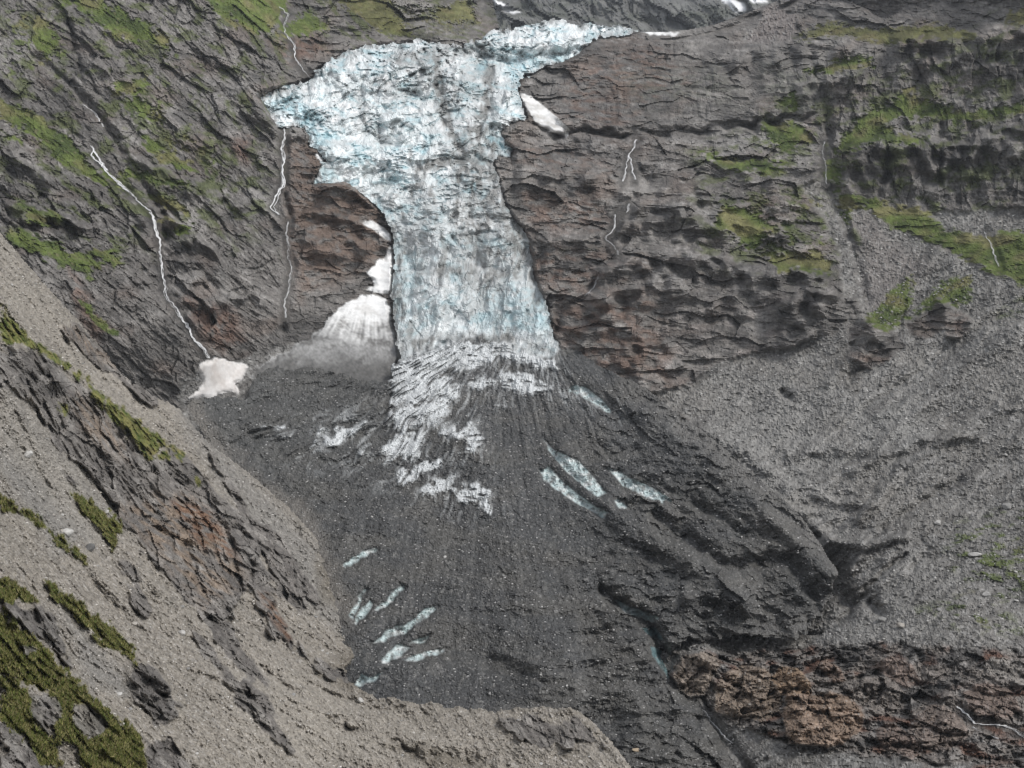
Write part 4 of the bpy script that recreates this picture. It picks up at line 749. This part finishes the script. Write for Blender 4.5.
for k, lab in (("a", "small white snowfield high on the slope directly above the icefall"), ("b", "grey-white snow band on the far mountain left of the rock skyline"), ("c", "bright white snowfield at the very top beside the rock skyline")):
    tag(add_mesh("snow_field", PF, col, H, W, take(fc(FS[k]) > 0), "snow", smooth=True), lab, "snowfield")
tag(add_mesh("far_mountain", PF, col, H, W, take(free), "rock"), "distant hazy grey mountain flank behind the glacier skyline", "mountain", None, "structure")

# ================================================================== water
def surf(sh, u, v):
    P, s = sh["P"], sh["step"]; i = int(round(min(max((u-sh["U0"])/s, 0), P.shape[1]-1))); j = int(round(min(max((v-sh["V0"])/s, 0), P.shape[0]-1)))
    return P[j, i], sh["N"][j, i], sh["px"][j, i]
def resample(pl, d):
    p = np.array(pl, float); L = np.concatenate([[0], np.cumsum(np.hypot(*np.diff(p, axis=0).T))]); q = np.arange(0, L[-1], d)
    return np.stack([np.interp(q, L, p[:,0]), np.interp(q, L, p[:,1])], 1), q/L[-1]
def waterfall(name, label, cat, sheet, strands, kind=None):
    VV, FF = [], []; base = 0; r = random.Random(label)
    for pl, wpx in strands:
        ph0 = r.random()*9
        for sub in range(5):
            q, tt = resample(pl, 1.0); rings = []; walk = 0; wide = r.random(); drift = (r.random()-.5)*wpx*1.6
            for k, (u, v) in enumerate(q):
                walk = .93*walk+(r.random()-.5)*.75; drift = .97*drift+(r.random()-.5)*wpx*.5; wide = min(max(wide+(r.random()-.5)*.34, 0), 1)
                zig = 1.5*math.sin(k*.21+ph0)*math.sin(k*.057+ph0*2)+.7*math.sin(k*.9+ph0*3)*math.sin(k*.13+ph0)
                p, n, pxm = surf(sheet, u+zig+drift+walk*.4, v)
                w = wpx*pxm*(.02+.36*wide*wide); w = max(w, .03*pxm)
                rings.append((np.array(p)+np.array(n)*(.25*w+.6), n, w))
            C0 = np.array([a[0] for a in rings]); 
            for _ in range(1): C0[1:-1] = (C0[:-2]+2*C0[1:-1]+C0[2:])/4
            n0 = len(rings)
            for k in range(n0):
                a = C0[min(k+1, n0-1)]-C0[max(k-1, 0)]; a /= np.linalg.norm(a)+1e-9; nn = rings[k][1]; b = np.cross(a, nn); b /= np.linalg.norm(b)+1e-9; nn = np.cross(b, a); w = rings[k][2]
                for c in range(6):
                    g = c*math.pi/3; VV.append(C0[k]+b*math.cos(g)*w+nn*math.sin(g)*w*.5)
            for k in range(n0-1):
                for c in range(6): FF.append((base+k*6+c, base+k*6+(c+1)%6, base+(k+1)*6+(c+1)%6, base+(k+1)*6+c))
            base += n0*6
    o = raw_mesh(name, np.array(VV), np.array(FF), np.full((len(VV), 3), .66), "foam", None, True)
    return tag(o, label, cat, None, kind)
waterfall("waterfall", "long thin white waterfall dropping down the left rock wall onto a snow patch", "waterfall", TER, [([(150,213),(155,225),(160,250),(162,275),(164,293),(172,305),(185,325),(195,340),(208,358)],1.7)])
waterfall("mountain_stream", "short braided white cascade above the long thin waterfall", "stream", TER, [([(92,146),(97,158),(105,168),(112,178),(122,187),(136,198),(149,212)],1.3),([(94,150),(92,156),(100,165),(108,172)],1.0)])
waterfall("mountain_stream", "tiny white trickle among dark slabs high on the left rock wall", "stream", TER, [([(84,105),(92,112),(100,122),(104,128)],.8)])
waterfall("mountain_stream", "thin zigzag white stream running from the top onto the upper left ice", "stream", TER, [([(278,7),(283,11),(288,15),(283,25),(287,35),(292,45),(296,60),(303,70),(312,80)],1.0)])
waterfall("waterfall", "forked white waterfall spilling over the right-hand cliff step", "waterfall", TER, [([(637,140),(635,149),(628,154),(626,165),(623,182)],.9),([(629,157),(633,168),(635,181)],.8)])
waterfall("waterfall", "lower crooked white waterfall under the forked one", "waterfall", TER, [([(628,204),(626,213)],.8),([(616,215),(612,232),(606,239),(613,246),(620,256)],1.0)])
waterfall("mountain_stream", "thin slanting rill on top of the reddish buttress right of the icefall", "stream", TER, [([(599,277),(592,288),(585,297)],.7)])
waterfall("mountain_stream", "faint pale trickle in the steep gully between the right-hand cliffs", "stream", TER, [([(823,142),(825,160),(826,185)],.45)])
waterfall("waterfall", "white ribbon hanging in the notch left of the brown rock beside the icefall", "waterfall", TER, [([(284,128),(282,150),(283,168),(282,185),(276,198),(271,208),(279,215)],1.6)])
waterfall("mountain_stream", "thin dark-walled gully stream dropping left of the brown rock slabs", "stream", TER, [([(288,222),(286,240),(291,268),(286,296),(284,318)],.7)])
waterfall("mountain_stream", "small foaming white stream between brown crags in the lower right corner", "stream", TER, [([(958,708),(968,716),(975,725),(990,726),(1005,727),(1016,731),(1030,741)],2.4),([(972,728),(985,735),(1000,740)],1.2)])
waterfall("mountain_stream", "meltwater rill in the crack between the dark tongue and the brown rock", "stream", TER, [([(697,704),(705,713),(716,726),(732,744)],1.0)])
waterfall("mountain_stream", "pale dry rivulet across the green slope under the right-hand cliffs", "stream", TER, [([(985,232),(990,246),(996,256),(999,268)],.6)])

# ================================================================== stones
def stone_mesh(name, seed, sub=2):
    import bmesh
    bm = bmesh.new(); bmesh.ops.create_icosphere(bm, subdivisions=sub, radius=1); r = np.random.default_rng(seed)
    for _ in range(9):
        d = r.normal(size=3); d /= np.linalg.norm(d); k = r.uniform(.55, .85)
        for v in bm.verts:
            q = v.co.dot(d)
            if q > k: v.co -= type(v.co)(d)*(q-k)
    sc = r.uniform(.7, 1.2, 3)
    for v in bm.verts: v.co = (v.co.x*sc[0], v.co.y*sc[1], v.co.z*sc[2]*.8)
    me = bpy.data.meshes.new(name); bm.to_mesh(me); bm.free(); return me
TONES = {"grey": (.26,.255,.245), "pale": (.42,.41,.39), "dark": (.12,.118,.115), "tan": (.36,.29,.21), "beige": (.36,.335,.30)}
STONES = {}
for tn, c in TONES.items():
    lst = []
    for k in range(4):
        me = stone_mesh("boulder", 50+k); at = me.attributes.new("albedo", 'FLOAT_COLOR', 'POINT'); at.data.foreach_set("color", np.tile(np.array(c+(1,), f32), len(me.vertices))); me.materials.append(MATS["stone"]); lst.append(me)
    STONES[tn] = lst
def boulder(sheet, u, v, size_px, tone, label, group=None, r=random):
    p, n, pxm = surf(sheet, u, v); o = bpy.data.objects.new("boulder", r.choice(STONES[tone])); COL.objects.link(o)
    R = size_px*pxm*(.5 if group else .72)
    o.location = [float(p[k]+n[k]*R*.25) for k in range(3)]; o.scale = (R*r.uniform(.8, 1.25), R*r.uniform(.8, 1.2), R*r.uniform(.7, 1.0)); o.rotation_euler = (r.uniform(-.4, .4), r.uniform(-.4, .4), r.uniform(0, 6.28))
    return tag(o, label, "boulder", group)
boulder(MOR if False else GLA, 636, 751, 7, "tan", "lone tan boulder on the dark rubble near the bottom edge")
boulder(MOR, 580, 763, 6, "beige", "rounded beige boulder on the gravel crest at the bottom edge")
boulder(TER, 975, 556, 8, "pale", "large pale boulder on the sparse grass of the right-hand rubble slope")
boulder(TER, 938, 524, 6, "pale", "whitish boulder at the upper edge of the sparse grass patch")
boulder(TER, 1008, 508, 9, "grey", "broad flat grey boulder among rubble near the right edge")
boulder(TER, 986, 596, 7, "pale", "long pale slab lying low on the grassy rubble")
boulder(TER, 901, 626, 6, "beige", "pale boulder just above the crags below the grey hollow")
boulder(TER, 883, 620, 6, "grey", "grey boulder beside the dark pit in the rubble")
boulder(TER, 793, 392, 8, "dark", "dark angular block alone at the top of the grey scree")
boulder(MOR, 360, 701, 6, "pale", "pale round boulder on the moraine rim by the glacier edge")
boulder(MOR, 65, 533, 9, "pale", "pale slab on the gravel between two grass strips")
boulder(MOR, 88, 549, 9, "dark", "dark slab below the pale slab at the grass strip's end")
boulder(MOR, 40, 417, 8, "grey", "grey block at the gravel edge under the rock ridge")
boulder(MOR, 26, 455, 8, "pale", "light block on the upper gravel chute at far left")
boulder(MOR, 118, 695, 6, "pale", "white block on the turf edge above the dark slab cliff")
boulder(MOR, 181, 634, 7, "pale", "bright block half buried in the long gravel slope")
rr = random.Random(3)
def scatter(count, sheet, ok, urange, vrange, sizes, tones, label, group):
    n = 0; tries = 0
    while n < count and tries < count*200:
        tries += 1; u = rr.uniform(*urange); v = rr.uniform(*vrange)
        i = int(u-sheet["U0"]); j = int(v-sheet["V0"])
        if not ok(i, j, u, v): continue
        boulder(sheet, u, v, rr.choice(sizes)*rr.uniform(.8, 1.2), rr.choice(tones), label, group, rr); n += 1
inM = lambda u, v: samp(SDM, np.array([u]), np.array([v]))[0]
SDM = poly_sdf(P_MORAINE); SDT = poly_sdf(P_TONGUE); SDI = poly_sdf(P_ICEFALL)
scatter(80, TER, lambda i, j, u, v: A_scree[j, i] > .9 and A_rug[j, i] < .1 and inM(u, v) < -5 and samp(SDT, np.array([u]), np.array([v]))[0] < -4, (660,1020), (230,650), (2.4,2.8,3.4,4.2), ("grey","pale","grey"), "grey boulder lying loose on the scree slope right of the glacier", "boulders on the right-hand scree")
scatter(40, TER, lambda i, j, u, v: A_scree[j, i] > .5, (930,1024), (490,620), (3,3.5,4.5), ("grey","pale","dark"), "boulder among the sparse grass of the lower right slope", "boulders among the sparse grass")
scatter(70, GLA, lambda i, j, u, v: samp(SDT, np.array([u]), np.array([v]))[0] > 6 and G_ice[j, i] < .1 and inM(u, v) < -4, (220,830), (400,765), (2,2.3,2.8,3.2), ("grey","grey","pale"), "grey boulder carried on the dark debris of the glacier tongue", "boulders on the glacier tongue")
scatter(90, MOR, lambda i, j, u, v: M_sd[j, i] > 6 and M_cr[j, i] < .1 and M_gf[j, i] < .1, (2,600), (250,766), (2.5,3,3.6,4.6), ("beige","beige","grey","pale"), "beige boulder resting on the gravel moraine slope", "boulders on the moraine slope")

# rubble too small and plentiful to count: one mesh per ground
def rubble(name, label, sheet, okf, n, urange, vrange, smin, smax, tones, seed):
    r = np.random.default_rng(seed); u = r.uniform(*urange, n*4); v = r.uniform(*vrange, n*4)
    i = (u-sheet["U0"]).astype(int); j = (v-sheet["V0"]).astype(int); k = np.nonzero(okf(i, j, u, v))[0][:n]
    i, j = i[k], j[k]; n = len(k)
    p = sheet["P"][j, i]; nn = sheet["N"][j, i]; pxm = sheet["px"][j, i]
    base = np.array([(1,0,0),(-1,0,0),(0,1,0),(0,-1,0),(0,0,1),(0,0,-1)], f32); F0 = np.array([(0,2,4),(2,1,4),(1,3,4),(3,0,4),(2,0,5),(1,2,5),(3,1,5),(0,3,5)])
    R = (smin+(smax-smin)*r.random(n)**3)*pxm*.5
    ang = r.uniform(0, 6.28, n); ca, sa = np.cos(ang), np.sin(ang)
    B = np.repeat(base[None], n, 0)*r.uniform(.6, 1.3, (n, 6, 1)); B[..., :2] += r.normal(0, .3, (n, 6, 2))
    x = B[..., 0]*ca[:, None]-B[..., 1]*sa[:, None]; y = B[..., 0]*sa[:, None]+B[..., 1]*ca[:, None]
    Vv = p[:, None]+nn[:, None]*(R*.2)[:, None, None]+np.stack([x, y, B[..., 2]*.8], -1)*R[:, None, None]
    Ff = (F0[None]+np.arange(n)[:, None, None]*6).reshape(-1, 3)
    C = np.array(tones)[r.integers(0, len(tones), n)]*r.uniform(.7, 1.25, (n, 1)); C = np.repeat(C[:, None], 6, 1).reshape(-1, 3)
    tag(raw_mesh(name, Vv.reshape(-1, 3), Ff, C, "stone"), label, "rubble", None, "stuff")
S1 = lambda g, u, v: samp(g, u, v)
rubble("rubble", "loose grey stones strewn over the scree right of the glacier", TER, lambda i, j, u, v: (A_scree[j, i] > .8) & (A_rug[j, i] < .3) & (S1(SDM, u, v) < -4) & (S1(SDT, u, v) < -3), 18000, (640,1140), (210,760), .9, 3.0, [TONES["grey"], TONES["pale"], (.2,.196,.19), (.14,.136,.13)], 1)
rubble("rubble", "small stones covering the dark glacier tongue", GLA, lambda i, j, u, v: (S1(SDT, u, v) > 4) & (G_ice[j, i] < .2) & (S1(SDM, u, v) < -2), 18000, (190,840), (370,800), .8, 2.2, [(.2,.197,.19), (.34,.335,.325), (.45,.44,.43), (.12,.118,.115)], 2)
rubble("rubble", "small beige stones scattered over the moraine gravel", MOR, lambda i, j, u, v: (M_sd[j, i] > 3) & (M_cr[j, i] < .4) & (M_gf[j, i] < .4), 18000, (-120,690), (200,830), .9, 3.0, [TONES["beige"], (.28,.26,.235), (.45,.43,.40), (.17,.155,.14)], 3)
# grass blades standing out of the near turf
def blades(label, sheet, okf, n, urange, vrange, hpx, seed):
    r = np.random.default_rng(seed); u = r.uniform(*urange, n*5); v = r.uniform(*vrange, n*5); i = (u-sheet["U0"]).astype(int); j = (v-sheet["V0"]).astype(int)
    k = np.nonzero(okf(i, j))[0][:n]; i, j = i[k], j[k]; n = len(k); p = sheet["P"][j, i]; pxm = sheet["px"][j, i]
    hh = np.clip(hpx*pxm*r.uniform(.5, 1.3, n), .15, .9); a = r.uniform(0, 6.28, n); w = hh*.22; lean = r.normal(0, .45, (n, 2))*hh[:, None]
    d = np.stack([np.cos(a), np.sin(a), 0*a], -1)*w[:, None]; tip = p+np.stack([lean[:, 0], lean[:, 1], hh], -1)
    Vv = np.stack([p-d, p+d, tip], 1).reshape(-1, 3); Ff = np.arange(n*3).reshape(-1, 3)
    T = np.array([(.14,.15,.045), (.19,.175,.07), (.10,.125,.035), (.22,.195,.095)]); C = np.repeat((T[r.integers(0, 4, n)]*r.uniform(.7, 1.2, (n, 1)))[:, None], 3, 1).reshape(-1, 3)
    tag(raw_mesh("grass", Vv, Ff, C, "turf"), label, "grass", None, "stuff")
blades("short grass blades standing in the near turf at lower left", MOR, lambda i, j: (M_gf[j, i] > .6), 60000, (-120,200), (480,830), 3.2, 11)

# ================================================================== light, air
SUN_EL, SUN_AZ = math.radians(52), math.radians(118)              # azimuth clockwise from +Y (ahead): high, from the right and slightly behind
w = bpy.data.worlds.new("World"); scene.world = w; w.use_nodes = True; nt = w.node_tree
sk = nt.nodes.new("ShaderNodeTexSky"); sk.sky_type = 'NISHITA'; sk.sun_disc = False; sk.sun_elevation = SUN_EL; sk.sun_rotation = SUN_AZ; sk.altitude = 2000; sk.air_density = 1.0; sk.dust_density = 4.0; sk.ozone_density = 1.0
hs = nt.nodes.new("ShaderNodeHueSaturation"); hs.inputs["Saturation"].default_value = .22
nt.links.new(sk.outputs[0], hs.inputs["Color"]); nt.links.new(hs.outputs[0], nt.nodes["Background"].inputs[0]); nt.nodes["Background"].inputs[1].default_value = .12
sd = bpy.data.lights.new("sun", 'SUN'); sd.energy = 1.3; sd.angle = math.radians(18); sd.color = (1, .965, .92); so = bpy.data.objects.new("sun", sd); COL.objects.link(so)
so.rotation_euler = (math.pi/2-SUN_EL, 0, math.pi-SUN_AZ)
vs = scene.view_settings; vs.view_transform = 'Standard'; vs.look = 'None'; vs.gamma = 1; vs.use_curve_mapping = False; vs.exposure = .82
me = bpy.data.meshes.new("haze")
bx = [(x, y, z) for x in (-2600, 2600) for y in (-60, 4300) for z in (-520, 900)]
me.from_pydata(bx, [], [(0,1,3,2),(4,6,7,5),(0,4,5,1),(2,3,7,6),(0,2,6,4),(1,5,7,3)]); me.update()
hm = bpy.data.materials.new("haze"); hm.use_nodes = True; hm.node_tree.nodes.clear(); ou = hm.node_tree.nodes.new("ShaderNodeOutputMaterial"); pv = hm.node_tree.nodes.new("ShaderNodeVolumePrincipled")
pv.inputs["Color"].default_value = (.86, .92, 1, 1); pv.inputs["Density"].default_value = HAZE; pv.inputs["Anisotropy"].default_value = .2; hm.node_tree.links.new(pv.outputs[0], ou.inputs["Volume"]); me.materials.append(hm)
ho = bpy.data.objects.new("haze", me); COL.objects.link(ho); tag(ho, "thin pale air that fades the far mountain", "haze", None, "stuff")
scene.cycles.max_bounces = 4; scene.cycles.diffuse_bounces = 2
